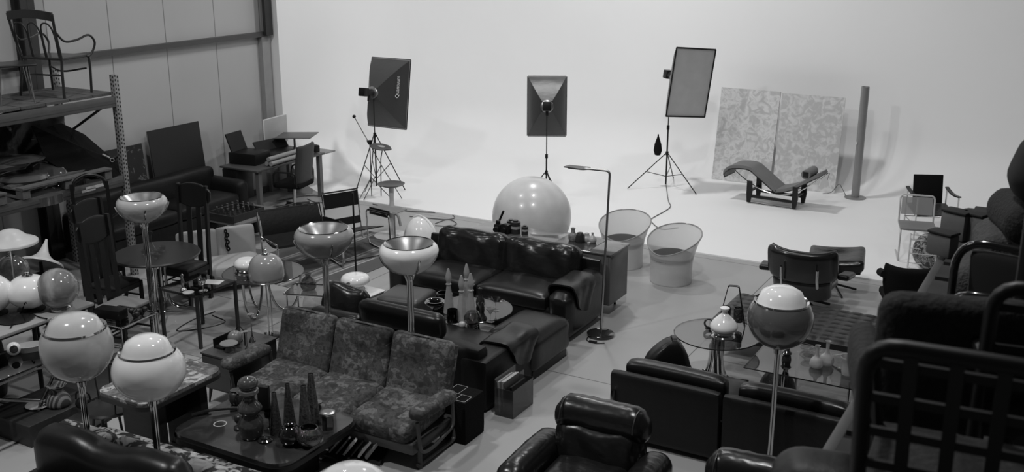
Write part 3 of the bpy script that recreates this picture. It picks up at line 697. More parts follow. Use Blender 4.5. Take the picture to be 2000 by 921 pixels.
# boom stand and oval tray
p=G(678,388); t=thing('boom_stand',(-10.45,13.60,.02),0,'thin boom stand with a raised diagonal arm left of the left softbox','stand')
B().tube([(0,0,.0),(0,0,.92)],.009,seg=6).done('pole',DKM,t); B().tube([(-.34,.05,1.3),(.36,-.05,.42)],.007,seg=6).done('boom_arm',DKM,t)
B().lathe([(0,.86),(.03,.88),(.055,.94),(0,.95)],seg=12).done('clamp',BLK,t); B().sphere((-.34,.05,1.3),.03,seg=8,rings=6).done('clip',BLK,t)
for a in (20,150,265): B().tube([(0,0,.32),(.3*math.cos(R(a)),.3*math.sin(R(a)),.01)],.007,seg=6).done('leg',DKM,t)
p=G(748,425); t=thing('tray_stand',(-10.25,13.62,.02),0,'folding stand carrying a tilted oval board with a pale print','stand')
B().tube([(-.02,0,.02),(0,0,.65),(.04,0,.82)],.009,seg=6).done('pole',DKM,t)
for a in (10,130,250): B().tube([(0,0,.55),(.36*math.cos(R(a)),.36*math.sin(R(a)),.01)],.007,seg=6).done('leg',DKM,t)
B().cush((0,0,.85),(.44,.26,.02),.01,n=6,fn=lambda p,u:(p.x*math.sqrt(max(0,1-.5*u.y*u.y)),p.y*math.sqrt(max(0,1-.9*u.x*u.x)),p.z),rot=(R(8),R(6),0)).done('board',mat('board_grey',.11,.4),t)
B().lathe([(0,0),(.07,0)],c=(.02,0,.862),rot=(R(8),R(6),0),seg=20,sy=.55).done('print',mat('pale_print',.4,.5),t)
# --- stools
t=thing('bar_stool',(-9.6,13.0,0),0,'stool with dark saddle seat and pale pedestal at the edge of the cove','stool')
B().lathe([(0,0),(.17,0),(.17,.012),(.07,.03),(.04,.08),(0,.08)],seg=32).done('base',PLA,t); B().lathe([(.045,.04),(.035,.2),(.045,.42),(0,.42)],seg=16).done('pedestal',PLA,t)
B().lathe([(0,.41),(.12,.415),(.2,.445),(.215,.462),(.17,.45),(0,.44)],seg=32).done('seat',mat('saddle_grey',.09,.4),t)
t=thing('pedestal',(-8.8,11.9,0),0,'white round footed pedestal table with angled shelf left of the pointed white lamp','table')
B().lathe([(0,0),(.25,0),(.26,.012),(.06,.02),(.05,.03),(.045,.38),(0,.38)],seg=36).done('stem',PLA,t)
b=B().box((-.08,0,.385),(.5,.3,.012)); b.tube(fillet([(.1,-.1,.385),(.2,-.11,.37),(.26,-.14,.22)],.1),.02); b.done('shelf',mat('board_pale',.22,.3),t)
B().cyl((.14,-.12,0),(.14,-.12,.38),.012).done('leg',STL,t)
# --- paintings
def painting(name,w,h,m,loc,rz,lean,label,group=None):
    t=thing(name,loc,0,label,'painting',group); t.rotation_euler=Euler((lean,0,rz),'XYZ')
    B().box((0,-.02,h/2),(w,.012,h)).done('canvas',m,t); B().box((0,0,h/2),(w-.01,.028,h-.01)).done('stretcher_frame',mat('frame_grey',.2,.6),t); return t
PL=ramp_mat('pale_abstract',[(0,.46),(.42,.5),(.56,.7),(.66,.55),(1,.78)],6,.6,'noise',10,1.6)
PL2=ramp_mat('pale_abstract_dense',[(0,.52),(.45,.5),(.6,.66),(1,.74)],8,.6,'noise',10,1.2)
painting('painting',1.06,1.62,PL,(-5.42,17.62,.02),R(-2),R(-9),'pale abstract painting leaning in the cove, behind the foot end of the chaise longue')
painting('painting',1.06,1.60,PL2,(-4.32,17.62,.02),R(0),R(-8),'pale abstract painting leaning in the cove, next to the column lamp')
DP=ramp_mat('dark_abstract',[(0,.008),(.6,.012),(.63,.16),(.66,.2),(.68,.02),(1,.04)],11,.5,'noise',8,1)
DP2=ramp_mat('dark_square_canvas',[(0,.008),(.7,.013),(.78,.07),(1,.1)],2.5,.45,'noise',9,1)
DP3=ramp_mat('dark_painting_edge',[(0,.008),(.55,.012),(.62,.12),(1,.2)],6,.5,'noise',8,1)
painting('painting',1.0,1.12,DP2,(-12.0,10.98,.35),R(90),R(-6),'dark square painting leaning on the panelled wall left of the desk')
painting('painting',1.05,1.02,DP,(-12.0,9.82,.30),R(90),R(-6),'dark painting with pale blossom like specks behind the rack post')
# --- curved chaise longue
t=thing('chaise_longue',(-4.52,16.45,.02),R(-4),'curved chaise longue on a chrome bow with black cradle base in front of the paintings','chaise longue',None,.88)
pts=smoothpts([(-.86,0,.46),(-.84,0,.56),(-.72,0,.64),(-.42,0,.66),(-.24,0,.56),(.10,0,.32),(.16,0,.30),(.42,0,.38),(.62,0,.50),(.80,0,.62),(.90,0,.68)],6)
b=B()
def lcf(u,v):
    i=u*(len(pts)-1); k=int(min(i,len(pts)-2)); p=pts[k].lerp(pts[k+1],i-k); return (p.x,(v-.5)*.5,p.z)
b.sheet(lcf,48,6,.055); b.done('mattress',mat('chaise_hide',.15,.45),t)
B().sheet(lambda u,v:tuple(Vector(lcf(u,v))-Vector((0,0,.035))),48,2,.02).done('seat_frame',BLK,t)
B().tube([(.66,-.22,.66),(.66,.22,.66)],.085,seg=18).done('head_roll',mat('chaise_roll',.16,.4),t)
B().box((.66,-.225,.66),(.1,.01,.1),bev=.02).done('strap',BLK,t)
for y in (-.24,.24):
    B().tube(smoothpts([(-.66,y,.58),(-.42,y,.42),(-.1,y,.28),(.22,y,.24),(.55,y,.34),(.80,y,.52),(.94,y,.64),(.92,y,.5)],6),.012,seg=8).done('bow',CHR,t)
for x in (-.36,.50):
    B().box((x,0,.225),(.05,.5,.03)).done('base_bar',BLK,t)
    for y in (-.24,.24): B().prism([(x-.045,.42),(x+.045,.42),(x+.06,.2),(x+.03,.02),(x-.03,.02),(x-.045,.2)],-.02,.02,Matrix.Translation((0,y,0))@Matrix.Rotation(PI/2,4,'X')).done('leg',BLK,t)
B().box((.07,-.24,.14),(.86,.03,.05)).done('rail',BLK,t)
B().box((.07,.24,.14),(.86,.03,.05)).done('rail',BLK,t)
for y in (-.24,.24): B().tube([(-.36,y,.015),(.5,y,.015)],.011,seg=8).done('foot_rail',CHR,t)
# --- sling back armchair
t=thing('sling_armchair',(-2.02,15.8,.02),R(24),'chrome armchair with black sling back and arm straps standing in the cove','armchair')
for k in (-1,1):
    B().cyl((k*.28,-.3,0),(k*.28,-.3,.62),.012).done('leg',CHR,t); B().cyl((k*.28,.26,0),(k*.28,.26,.64),.012).done('leg',CHR,t)
    B().sheet(lambda u,v,k=k:(k*.28+(v-.5)*.05,-.32+.6*u,.64-.03*math.sin(PI*u)),8,2,.02).done('arm_strap',BLK,t)
    B().cyl((k*.28,-.3,.2),(k*.28,.26,.2),.009).done('rail',CHR,t)
B().box((0,-.02,.37),(.55,.5,.03),rot=(R(6),0,0)).done('seat',mat('hide_dark',.025,.5),t)
B().cyl((-.28,-.3,.34),(.28,-.3,.34),.01).done('rail',CHR,t); B().cyl((-.28,.26,.2),(.28,.26,.2),.009).done('rail',CHR,t)
B().box((0,.24,.62),(.42,.025,.42),rot=(R(-12),0,0),bev=.008).done('backrest',BLKM,t)
# --- cantilever cane chair under it
t=thing('cantilever_chair',(-2.0,14.5,.02),R(14),'white tube chair with cane seat and back below the sling armchair','chair')
WT=mat('white_tube',.5,.3); CANE=thin_glass('cane_net',.5,rim=.3,rough=.5)
B().tube(fillet([(-.22,.2,.44),(-.22,.28,.8),(.22,.28,.8),(.22,.2,.44)],.06),.012,seg=8).done('back_frame',WT,t)
B().box((0,.25,.66),(.4,.012,.24),rot=(R(-10),0,0)).done('backrest',CANE,t)
B().cush((0,-.02,.45),(.46,.44,.035),.015,n=4).done('seat',mat('seat_grey',.2,.5),t)
for k in (-1,1): B().tube(fillet([(k*.22,.2,.44),(k*.22,-.22,.43),(k*.22,-.24,.02),(k*.22,.24,.02)],.05),.012,seg=8).done('leg_frame',WT,t)
t=thing('wire_rack',(-1.80,13.8,.02),R(10),'small white wire rack low on the cove floor behind the dark shell chair','rack')
for k in (-1,1):
    for q in (-1,1): B().cyl((k*.16,q*.12,0),(k*.16,q*.12,.5),.006,seg=6).done('leg',WT,t)
for z in (.1,.3,.48): B().tube([(-.16,-.12,z),(.16,-.12,z),(.16,.12,z),(-.16,.12,z)],.006,seg=6,closed=True).done('shelf_frame',WT,t)
b=B().sphere((0,0,0),.21,sz=1.15,seg=24)
one('wicker_ball',b,ramp_mat('wicker_weave',[(0,.01),(.45,.03),(.52,.35),(.6,.04),(1,.6)],16,.7,'noise',4,1),G(1815,490,.26),0,'speckled woven ball basket beside the dark chair stack on the right','basket')
# --- lounge chair with ottoman
t=thing('lounge_chair',(-2.80,11.85,0),R(184),'black leather lounge chair seen from behind with two chrome back braces','lounge chair')
SH=mat('shell_black',.012,.28,coat=.3)
def shell(w,h,d,th):
    def fn(u,v): 
        a=(u-.5)*2; z=(v-.5)*2; k=(1-abs(z)**4)**.25*.0+1; return (a*w/2*(1-.12*z**4),d*(a*a),z*h/2)
    return fn
bb=B().cush((0,.36,.60),(.80,.10,.42),.05,n=12,fn=lambda p,u:(p.x*(1-.08*u.z**4),p.y-.12*u.x**2,p.z*(1-.05*u.x**4)),rot=(R(-20),0,0)); bb.done('backrest_shell',SH,t)
B().cush((0,.31,.61),(.74,.10,.38),.05,n=10,fn=lambda p,u:(p.x,p.y-.12*u.x**2,p.z),rot=(R(-20),0,0)).done('backrest_cushion',LEA,t)
B().cush((0,.22,.3),(.66,.12,.3),.05,n=10,fn=lambda p,u:(p.x,p.y-.06*u.x**2,p.z),rot=(R(-30),0,0)).done('lumbar_shell',SH,t)
B().cush((0,-.1,.30),(.66,.56,.12),.05,.02,n=8,rot=(R(10),0,0)).done('seat',LEA,t)
for k in (-1,1):
    B().tube([(k*.2,.36,.38),(k*.2,.43,.5),(k*.2,.46,.62)],.016,seg=8).done('back_brace',CHR,t)
    B().cush((k*.46,.0,.46),(.14,.36,.07),.03,n=6,rot=(R(8),0,R(k*6))).done('armrest',LEA,t)
for k in range(5):
    a=2*PI*k/5; B().tube([(0,0,.12),(.34*math.cos(a),.34*math.sin(a),.02)],.016,seg=8).done('leg',DKM,t)
B().cyl((0,0,.1),(0,0,.28),.03).done('pedestal',DKM,t)
t=thing('lounge_ottoman',(-2.62,12.62,0),R(10),'dimpled black leather ottoman of the lounge chair, at the edge of the cove','ottoman')
B().cush((0,0,.40),(.66,.56,.16),.06,.02,n=22,fn=lambda p,u:(p.x,p.y,p.z-.035*max(0,u.z)*math.exp(-(u.x**2+u.y**2)*5)+.03*u.x**2),rot=(R(6),R(-4),0)).done('cushion',LEA2,t)
B().cush((0,0,.33),(.6,.5,.04),.02,n=6).done('shell',SH,t)
for k in range(4):
    a=2*PI*k/4+.4; B().tube([(0,0,.1),(.28*math.cos(a),.28*math.sin(a),.02)],.014,seg=8).done('leg',DKM,t)
B().cyl((0,0,.08),(0,0,.31),.025).done('pedestal',DKM,t)
# --- dark shell chair on the right
t=thing('shell_chair',(-1.62,11.55,0),R(200),'small black shell chair seen from behind near the dark chair stack','chair')
B().cush((0,.2,.62),(.56,.1,.42),.05,n=10,fn=lambda p,u:(p.x*(1-.18*max(0,-u.z)),p.y-.14*u.x**2,p.z),rot=(R(-10),0,0)).done('backrest',BLKM,t)
B().cush((0,-.05,.42),(.5,.5,.09),.04,n=6).done('seat',BLKM,t)
for k in (-1,1): B().tube([(k*.27,-.15,.66),(k*.27,.12,.72)],.045,seg=10).done('armrest',BLKM,t)
for k in range(4):
    a=2*PI*k/4+.5; B().tube([(0,0,.1),(.26*math.cos(a),.26*math.sin(a),.02)],.013,seg=8).done('leg',CHR,t)
B().cyl((0,0,.08),(0,0,.4),.022).done('pedestal',CHR,t)
# ================================================================ DESK CORNER AND RACK
t=thing('desk',(-11.55,12.5,0),R(0),'dark desk against the panelled wall heaped with cases and rolled tubes','desk')
B().box((0,0,.725),(.78,1.62,.03),bev=.006).done('desktop',WDM,t); B().box((-.02,.95,.70),(.7,.4,.02)).done('side_leaf',mat('leaf_grey',.25,.4),t)
for x in (-.33,.33):
    for y in (-.72,.72): B().box((x,y,.355),(.07,.07,.71)).done('leg',mat('desk_leg_grey',.12,.4),t)
B().box((-.2,-.62,.45),(.3,.36,.5),bev=.01).done('hanging_case',BLK,t)
D=lambda px,py,z=.74:G(px,py,z)
one('black_case',B().box((0,0,.09),(.5,.42,.18),bev=.01).box((-.24,0,.32),(.02,.40,.3),rot=(0,R(-20),0)),BLK,(-11.7,12.12,.742),R(8),'open black equipment case at the near end of the desk','case')
one('black_case',B().box((0,0,.05),(.42,.7,.1),bev=.02).box((-.2,0,.17),(.02,.66,.18),rot=(0,R(-35),0)),BLK,(-11.62,12.72,.742),R(-6),'long open black case in the middle of the desk','case')
for k,(dx,z) in enumerate(((0,.04),(.085,.04),(.04,.11))):
    one('paper_roll',B().tube([(0,-.42,0),(0,.42,0)],.035,seg=14),mat('roll_pale',.3+.05*k,.6),(-11.3+dx,12.45,.742+z),R(4),['rolled pale tube at the back of the bundle on the desk','rolled pale tube at the front edge of the desk','rolled pale tube lying on top of the two others on the desk'][k],'tube','rolled tubes on the desk')
one('strobe_unit',B().tube([(0,-.12,0),(0,.1,0)],.06,seg=14).box((0,.16,0),(.14,.1,.12),bev=.02),BLK,(-11.35,13.08,.81),R(-20),'black strobe lying at the far end of the desk beside the tubes','lamp')
t=thing('monitor',(-11.95,13.02,.742),R(96),'white backed monitor standing at the far corner of the desk','monitor')
B().box((0,0,.34),(.62,.03,.44),bev=.008).done('housing',mat('monitor_grey',.4,.4),t); B().box((0,0,.34),(.64,.02,.46),bev=.006).done('rim',WHT,t)
B().cyl((0,0,0),(0,0,.14),.03).done('neck',WHT,t); B().lathe([(0,0),(.12,0),(.12,.012),(0,.012)]).done('foot',WHT,t)
t=thing('swivel_table',(-11.62,13.1,.742),0,'grey tilted board on a short column above the desk','board')
B().box((.05,0,.28),(.62,.42,.015),rot=(R(3),R(-2),R(20)),bev=.004).done('board',mat('board_grey'),t); B().cyl((0,0,0),(0,0,.27),.02).done('column',STL,t); B().lathe([(0,0),(.1,0),(.1,.012),(0,.012)],seg=20).done('foot',STL,t)
t=thing('office_chair',(-10.98,12.30,0),R(-78),'grey office swivel chair turned towards the desk','chair')
B().cush((0,0,.45),(.5,.48,.09),.04,n=6).done('seat',BLKM,t)
B().cush((0,.24,.78),(.5,.07,.62),.035,n=8,fn=lambda p,u:(p.x,p.y-.04*u.x**2,p.z),rot=(R(-8),0,0)).done('backrest',mat('office_grey',.035,.6),t)
for k in (-1,1): B().tube(fillet([(k*.27,.2,.45),(k*.29,.2,.68),(k*.29,-.18,.68),(k*.27,-.2,.47)],.08),.014,seg=8).done('armrest',BLK,t)
B().cyl((0,0,.08),(0,0,.42),.028).done('column',CHR,t)
for k in range(5):
    a=2*PI*k/5+.3; l=B().tube([(0,0,.12),(.3*math.cos(a),.3*math.sin(a),.075)],.018,seg=8).done('leg',DKM,t)
    B().cyl((.3*math.cos(a)-.02,.3*math.sin(a),.03),(.3*math.cos(a)+.02,.3*math.sin(a),.03),.03).done('caster',BLK,l)
# black sofa at the wall
t=thing('leather_sofa',(-11.66,10.22,0),R(90),'old black leather sofa against the panelled wall behind the rack','sofa')
B().cush((0,.3,.5),(2.6,.24,.6),.1,n=10,fn=wrink(.02,9)).done('backrest',LEAM,t)
for k in (-1,1): B().cush((k*.6,-.08,.36),(1.18,.66,.2),.08,.02).done('seat_cushion',LEAM,t); B().cush((k*1.28,0,.38),(.22,.84,.5),.1).done('armrest',LEAM,t)
B().box((0,.02,.14),(2.5,.8,.26),bev=.03).done('base',LEAM,t)
# low table with bottle tray
t=thing('low_table',(-10.42,10.66,0),R(0),'low grey table holding the crate of glass bottles in front of the wall sofa','table')
B().box((0,0,.385),(.62,.95,.04),bev=.008).done('tabletop',mat('table_grey',.17,.4),t)
for x in (-.25,.25):
    for y in (-.4,.4): B().box((x,y,.18),(.1,.1,.365),bev=.008).done('leg',BLK,t)
t=thing('bottle_crate',(-10.47,10.48,.405),0,'dark crate packed with small glass bottles on the low grey table','crate')
b=B(); b.box((0,0,.01),(.5,.6,.02))
for x,y,sx,sy in ((-.25,0,.015,.6),(.25,0,.015,.6),(0,.3,.515,.015),(0,-.3,.515,.015)): b.box((x,y,.05),(sx,sy,.1))
b.done('tray',WDD,t)
bt=None
for i in range(4):
    for j in range(5):
        nm='small clear glass bottle standing in the dark crate'
        if bt is None:
            bt=thing('glass_bottle',(-10.62+.1*i,10.29+.1*j,.426),0,nm,'bottle','bottles in the crate')
            B().lathe([(0,0),(.026,0),(.03,.01),(.03,.07),(.012,.1),(.011,.13)],seg=12).done('body',GLA,bt); B().cyl((0,0,.128),(0,0,.145),.014).done('cap',STL,bt)
        else: dup(bt,(-10.62+.1*i,10.29+.1*j,.426),0)
one('floor_mat',B().box((0,0,.003),(1.1,.9,.006),rot=(0,0,.2)),mat('mat_dark',.13,.8,var=.2),(-10.35,9.9,0),0,'flat grey mat lying under and before the low grey table','mat')
# --- pallet rack
t=thing('pallet_rack',(-11.2,6.9,0),0,'tall grey pallet rack with perforated posts on the left','rack')
PERF=mat('rack_galvanised',.30,.45,.3)
def perforate(m):
    nt=m.node_tree; p=nt.nodes['Principled BSDF']; src=p.inputs['Base Color'].links[0].from_socket
    tc=nt.nodes.new('ShaderNodeTexCoord'); sx=nt.nodes.new('ShaderNodeSeparateXYZ'); nt.links.new(tc.outputs['Object'],sx.inputs[0])
    def M(op,a,b=None,c=None):
        n=nt.nodes.new('ShaderNodeMath'); n.operation=op
        for i,v in enumerate((a,b,c)):
            if v is None: continue
            if isinstance(v,(int,float)): n.inputs[i].default_value=v
            else: nt.links.new(v,n.inputs[i])
        return n.outputs[0]
    geo=nt.nodes.new('ShaderNodeNewGeometry'); gn=nt.nodes.new('ShaderNodeSeparateXYZ'); nt.links.new(geo.outputs['Normal'],gn.inputs[0])
    side=M('GREATER_THAN',M('ABSOLUTE',gn.outputs[0]),.7)
    u=M('ADD',M('MULTIPLY',sx.outputs[1],side),M('MULTIPLY',sx.outputs[0],M('SUBTRACT',1,side)))
    zz=M('ADD',sx.outputs[2],M('MULTIPLY',M('SIGN',u),.008))
    k=M('MULTIPLY',M('LESS_THAN',M('FLOORED_MODULO',zz,.052),.026),M('LESS_THAN',M('ABSOLUTE',M('SUBTRACT',M('ABSOLUTE',u),.018)),.0085))
    mx=nt.nodes.new('ShaderNodeMix'); mx.data_type='RGBA'; nt.links.new(k,mx.inputs['Factor']); nt.links.new(src,mx.inputs[6]); mx.inputs[7].default_value=(.006,.006,.006,1)
    nt.links.new(mx.outputs[2],p.inputs['Base Color'])
perforate(PERF)
def post(x,y):
    p=B().box((0,0,1.29),(.085,.07,2.58),bev=.004).done('post',PERF,t); p.location=(x,y,0)
for x in (-.55,.55):
    for y in (-2.6,1.9): post(x,y)
for y in (-2.6,1.9):
    for z0 in (.3,1.0,1.7): B().tube([(-.55,y,z0),(.55,y,z0+.6)],.018,seg=6).done('brace',BEAM,t)
for z in (1.26,2.255):
    for x in (-.56,.56):
        b=B().box((x,-.35,z),(.05,4.42,.13),bev=.008); b.box((x+(.024 if x>0 else -.024),-.35,z),(.012,4.42,.035)); b.done('beam',BEAM,t)
B().box((.59,1.45,1.275),(.004,.34,.035)).box((.59,1.32,1.25),(.004,.2,.03)).done('paper_label',mat('label_pale',.5,.7),t)
DECK=ramp_mat('deck_board',[(0,.05),(1,.13)],5,.85,'noise',9,1,stretch=(1,6,1))
def pallet(loc,L,W,label,h=.13):
    t=thing('pallet',loc,0,label,'pallet')
    b=B(); n=6
    for k in range(n): b.box((-W/2+.05+(W-.1)*k/(n-1),0,h-.01),(.13 if k in(0,n-1) else .1,L,.02))
    b.done('deck',PALL,t)
    for y in (-L/2+.05,0,L/2-.05):
        b=B()
        for x in (-W/2+.06,0,W/2-.06): b.box((x,y,.05),(.12,.1,.07))
        b.box((0,y,.0+.008),(W,.1,.016)); b.box((0,y,h-.028),(W,.1,.016)); b.done('runner',PALL,t)
    return t
pallet((-11.15,7.95,1.33),1.25,1.1,'pale wooden pallet on the lower rack beam below the folded black umbrella')
pallet((-11.15,6.5,1.33),1.25,1.1,'wooden pallet on the lower rack beam carrying the stacked smoky lamp shades')
b=B()
for k in range(14): b.box((0,-2.6+.33*k,.0),(1.02,.31,.03))
one('deck_boards',b,DECK,(-11.2,6.97,2.345),0,'rough boards laid across the top of the rack under the bentwood armchair','shelf')
# smoky shades on the pallet
AMB=mat('smoky_plastic',.07,.08,coat=.8); AMB2=mat('smoky_plastic_light',.12,.1,coat=.6)
def shade(px,py,z,r,prof,m,label,rot=(0,0,0),grp='smoky lamp shades on the pallet'):
    p=PX(px,py,-10.95); p.x-=.05; o=one('smoky_pendant',B().lathe([(a*r,b*r) for a,b in prof],rot=rot,seg=36),m,p,0,label,'lamp shade',grp); return o
dome=[(0,.5),(.3,.48),(.7,.35),(.95,.1),(1,0),(1,-.15),(.95,-.2)]
shade(62,372,1.5,.42,[(0,.22),(.4,.2),(.8,.12),(1,-.05),(1,-.3),(.9,-.34)],AMB,'large flat smoky shade at the bottom of the heap on the pallet')
shade(52,345,1.7,.28,[(0,.1),(.5,.2),(.95,.1),(1,-.05),(.9,-.2),(0,-.25)],AMB2,'small domed smoky shade on top of the heap')
shade(98,345,1.7,.27,dome,AMB,'tilted smoky dome shade leaning beside the umbrella',(R(15),R(35),0))
shade(40,312,1.9,.3,[(0,.12),(.5,.12),(1,0),(.5,-.14),(0,-.16)],AMB,'dark lens shaped shade at the back of the heap')
# folded umbrella
b=B()
V=[(62,245),(88,250),(118,251),(122,239),(165,262),(250,335),(255,345),(225,352),(185,349),(150,345),(110,330),(80,300),(68,265)]
t=thing('black_umbrella',(0,0,0),0,'large folded black photo umbrella lying open on the rack with a pale printed mark','umbrella')
C0=PX(150,300,-11.05)
apex=PX(60,300,-11.3)
edge=[PX(62,245,-11.0),PX(90,248,-11.35),PX(120,240,-11.5),PX(165,262,-11.45),(PX(215,305,-11.1)),PX(255,326,-10.75),PX(225,346,-10.62),PX(180,350,-10.7),PX(135,340,-10.85),PX(90,312,-10.95)]
mid=sum(edge,Vector())/len(edge)+Vector((-.1,0,.02))
b=B(); n=len(edge); mv=b.bm.verts.new(mid+Vector((.16,0,.05)))
ev=[b.bm.verts.new(e) for e in edge]
for i in range(n): b.bm.faces.new((mv,ev[i],ev[(i+1)%n]))
mv2=b.bm.verts.new(mid+Vector((.1,0,.03))); ev2=[b.bm.verts.new(e+Vector((-.01,0,-.005))) for e in edge]
for i in range(n): b.bm.faces.new((mv2,ev2[(i+1)%n],ev2[i])); b.bm.faces.new((ev[i],ev2[i],ev2[(i+1)%n],ev[(i+1)%n]))
b.done('canopy',BLKM,t,flat=True)
B().tube([PX(62,272,-11.0),PX(80,270,-11.0)],.008,seg=6).tube([mid,PX(255,326,-10.76)],.006,seg=6).done('ribs',DKM,t)
b=B()
pp=[PX(200,301,-10.86),PX(214,308,-10.82)]
b.tube(pp,.012,seg=4); b.lathe([(.02,0),(.028,.0)],c=PX(219,312,-10.80),rot=(R(60),0,R(60)),seg=14); b.done('printed_mark',mat('pale_print'),t)
one('crumpled_sheet',B().sheet(lambda u,v:PX(-40+165*u,215+95*v+10*math.sin(u*9),-11.62+.05*math.sin(u*14+v*5)),16,8,.01),mat('plastic_sheet',.05,.3,bump=.6,bscale=6),(0,0,0),0,'crumpled grey plastic sheet hanging at the back of the rack','sheet')
# chairs on top of the rack
BW=mat('bentwood_black',.02,.35,coat=.2)
def bentwood(loc,rz,label,w=.66):
    t=thing('bentwood_settee',loc,rz,label,'armchair')
    h=w/2
    for k in (-1,1):
        B().tube(smoothpts([(k*h*.9,-.22,0),(k*h*.93,-.23,.3),(k*h*.92,-.23,.44)],4),.016,seg=8).done('leg',BW,t)
        B().tube(smoothpts([(k*h,.28,0),(k*h*.92,.24,.3),(k*h*.9,.22,.46),(k*h*.95,.28,.72),(k*h,.32,.98)],4),.017,seg=8).done('leg',BW,t)
        B().tube(smoothpts([(k*h*.96,.29,.78),(k*h*1.02,.18,.66),(k*h*1.08,0,.66),(k*h*1.1,-.2,.7),(k*h*1.08,-.3,.6),(k*h*.98,-.26,.47),(k*h*.92,-.2,.44)],5),.014,seg=8).done('armrest',BW,t)
    B().cush((0,0,.45),(w*.92,.46,.04),.018,n=6).done('seat',BW,t)
    B().tube([(-h*.85,-.2,.3),(0,-.1,.26),(h*.85,-.2,.3)],.011,n=5,seg=6).done('stretcher',BW,t); B().tube([(-h*.88,.24,.26),(h*.88,.24,.26)],.01,seg=6).done('stretcher',BW,t)
    B().sheet(lambda u,v:((u-.5)*w*1.0,.32-.03*math.sin(PI*u)*0,.9+.1*v+.03*math.sin(PI*u)),16,2,.025).done('top_rail',BW,t)
    for x in (-.3,0,.3): B().tube(smoothpts([(x*w-.09,.24,.47),(x*w-.09,.28,.74),(x*w-.05,.31,.86),(x*w+.05,.31,.86),(x*w+.09,.28,.74),(x*w+.09,.24,.47)],5),.01,seg=8).done('back_hoop',BW,t)
    return t
bentwood((-11.15,8.38,2.365),R(190),'black bentwood armchair with hoop back standing on top of the rack')
t=thing('wire_leg_chair',(-11.0,7.68,2.365),R(150),'dark tall back chair on thin wire legs at the left end of the rack top','chair')
B().sheet(lambda u,v:((u-.5)*(.3-.08*v),.2+.1*v,.44+.62*v),6,8,.02).done('backrest',mat('chair_dark_grey',.05,.5),t)
B().cush((0,-.03,.44),(.44,.44,.03),.014).done('seat',BW,t)
for x in (-.19,.19):
    for y in (-.18,.18): B().tube([(x*.7,y*.7,.43),(x,y,0)],.007,seg=6).tube([(x*.5,y*.9,.43),(x,y,0)],.006,seg=6).done('leg',STL,t)
# ================================================================ DINING CORNER, LAMP TABLE, SMALL THINGS
t=thing('round_table',(-9.22,7.95,0),0,'round black dining table with chrome tube legs among the high backed chairs','table')
B().lathe([(0,.71),(.48,.71),(.49,.725),(.48,.74),(0,.74)],seg=48).done('tabletop',mat('table_black',.022,.4),t)
for k in range(4):
    a=PI/4+PI/2*k; c,s=math.cos(a),math.sin(a)
    for d in (-.03,.03): B().tube(smoothpts([(c*.08-s*d,s*.08+c*d,.71),(c*.08-s*d,s*.08+c*d,.3),(c*.14-s*d,s*.14+c*d,.1),(c*.38-s*d,s*.38+c*d,.02)],5),.014,seg=8).done('leg',CHR,t)
def highback(loc,rz,label,seatm,oval=True):
    t=thing('highback_chair',loc,rz,label,'chair','high backed black dining chairs')
    for k in (-1,1):
        B().box((k*.2,.22,.69),(.035,.045,1.38),rot=(R(-3),0,0)).done('leg',BW2,t)
        B().box((k*.21,-.2,.22),(.035,.035,.44)).done('leg',BW2,t)
        B().box((k*.07,.235,.72),(.07,.014,.95),rot=(R(-3),0,0)).done('back_slat',BW2,t)
        B().box((k*.205,0,.16),(.015,.4,.018)).done('stretcher',BW2,t); B().box((k*.205,0,.26),(.015,.4,.018)).done('stretcher',BW2,t)
    if oval: B().cush((0,.265,1.25),(.50,.03,.30),.012,n=12,fn=lambda p,u:(p.x,p.y,p.z*math.sqrt(max(0,1-.86*(abs(u.x)**.7)**2))),rot=(R(-3),0,0)).done('headboard',BW2,t)
    else: B().tube(smoothpts([(-.19,.25,1.3),(-.15,.26,1.42),(0,.265,1.48),(.15,.26,1.42),(.19,.25,1.3)],5),.02).done('headboard',BW2,t)
    B().box((0,0,.40),(.43,.42,.06)).done('seat_frame',BW2,t)
    B().cush((0,-.01,.445),(.41,.40,.05),.022,.01,n=5).done('seat',seatm,t)
    for z in (.16,.24,.2): B().box((0,-.02+.06*z,z),(.40,.014,.014)).done('stretcher',BW2,t)
    return t
BW2=mat('ebonised_wood',.008,.35)
highback((-9.30,8.42,0),R(8),'high backed black chair with oval headboard and dark seat, right of the round table',mat('seat_dark_grey',.03,.7))
highback((-8.85,7.1,0),R(98),'high backed black chair with pale fabric seat, nearest the pearly ball lamp',mat('seat_pale',.2,.8))
highback((-9.52,7.56,0),R(98),'high backed black chair with dark seat, tucked left of the round table',mat('seat_black',.018,.6))
highback((-10.25,8.0,0),R(60),'high backed black chair with arched top rail under the rack beam',mat('seat_black'),False)
# helpers for small turned things
def vs(name,px,py,z,prof,m,label,cat,s=1,group=None,seg=24,rot=0,sx=1,sy=1,extra=None,pos=None):
    p=Vector(pos) if pos else G(px,py,z); p=Vector((p.x,p.y,z))
    if extra is None: return one(name,B().lathe([(r*s,h*s) for r,h in prof],seg=seg,sx=sx,sy=sy),m,p,rot,label,cat,group)
    t=thing(name,p,rot,label,cat,group); B().lathe([(r*s,h*s) for r,h in prof],seg=seg,sx=sx,sy=sy).done('body',m,t)
    for nm,pr,mm in extra: B().lathe([(r*s,h*s) for r,h in pr],seg=seg,sx=sx,sy=sy).done(nm,mm,t)
    return t
def sm(pts,n=4): return [(max(0,v.x),v.z) for v in smoothpts([(a,0,b) for a,b in pts],n)]
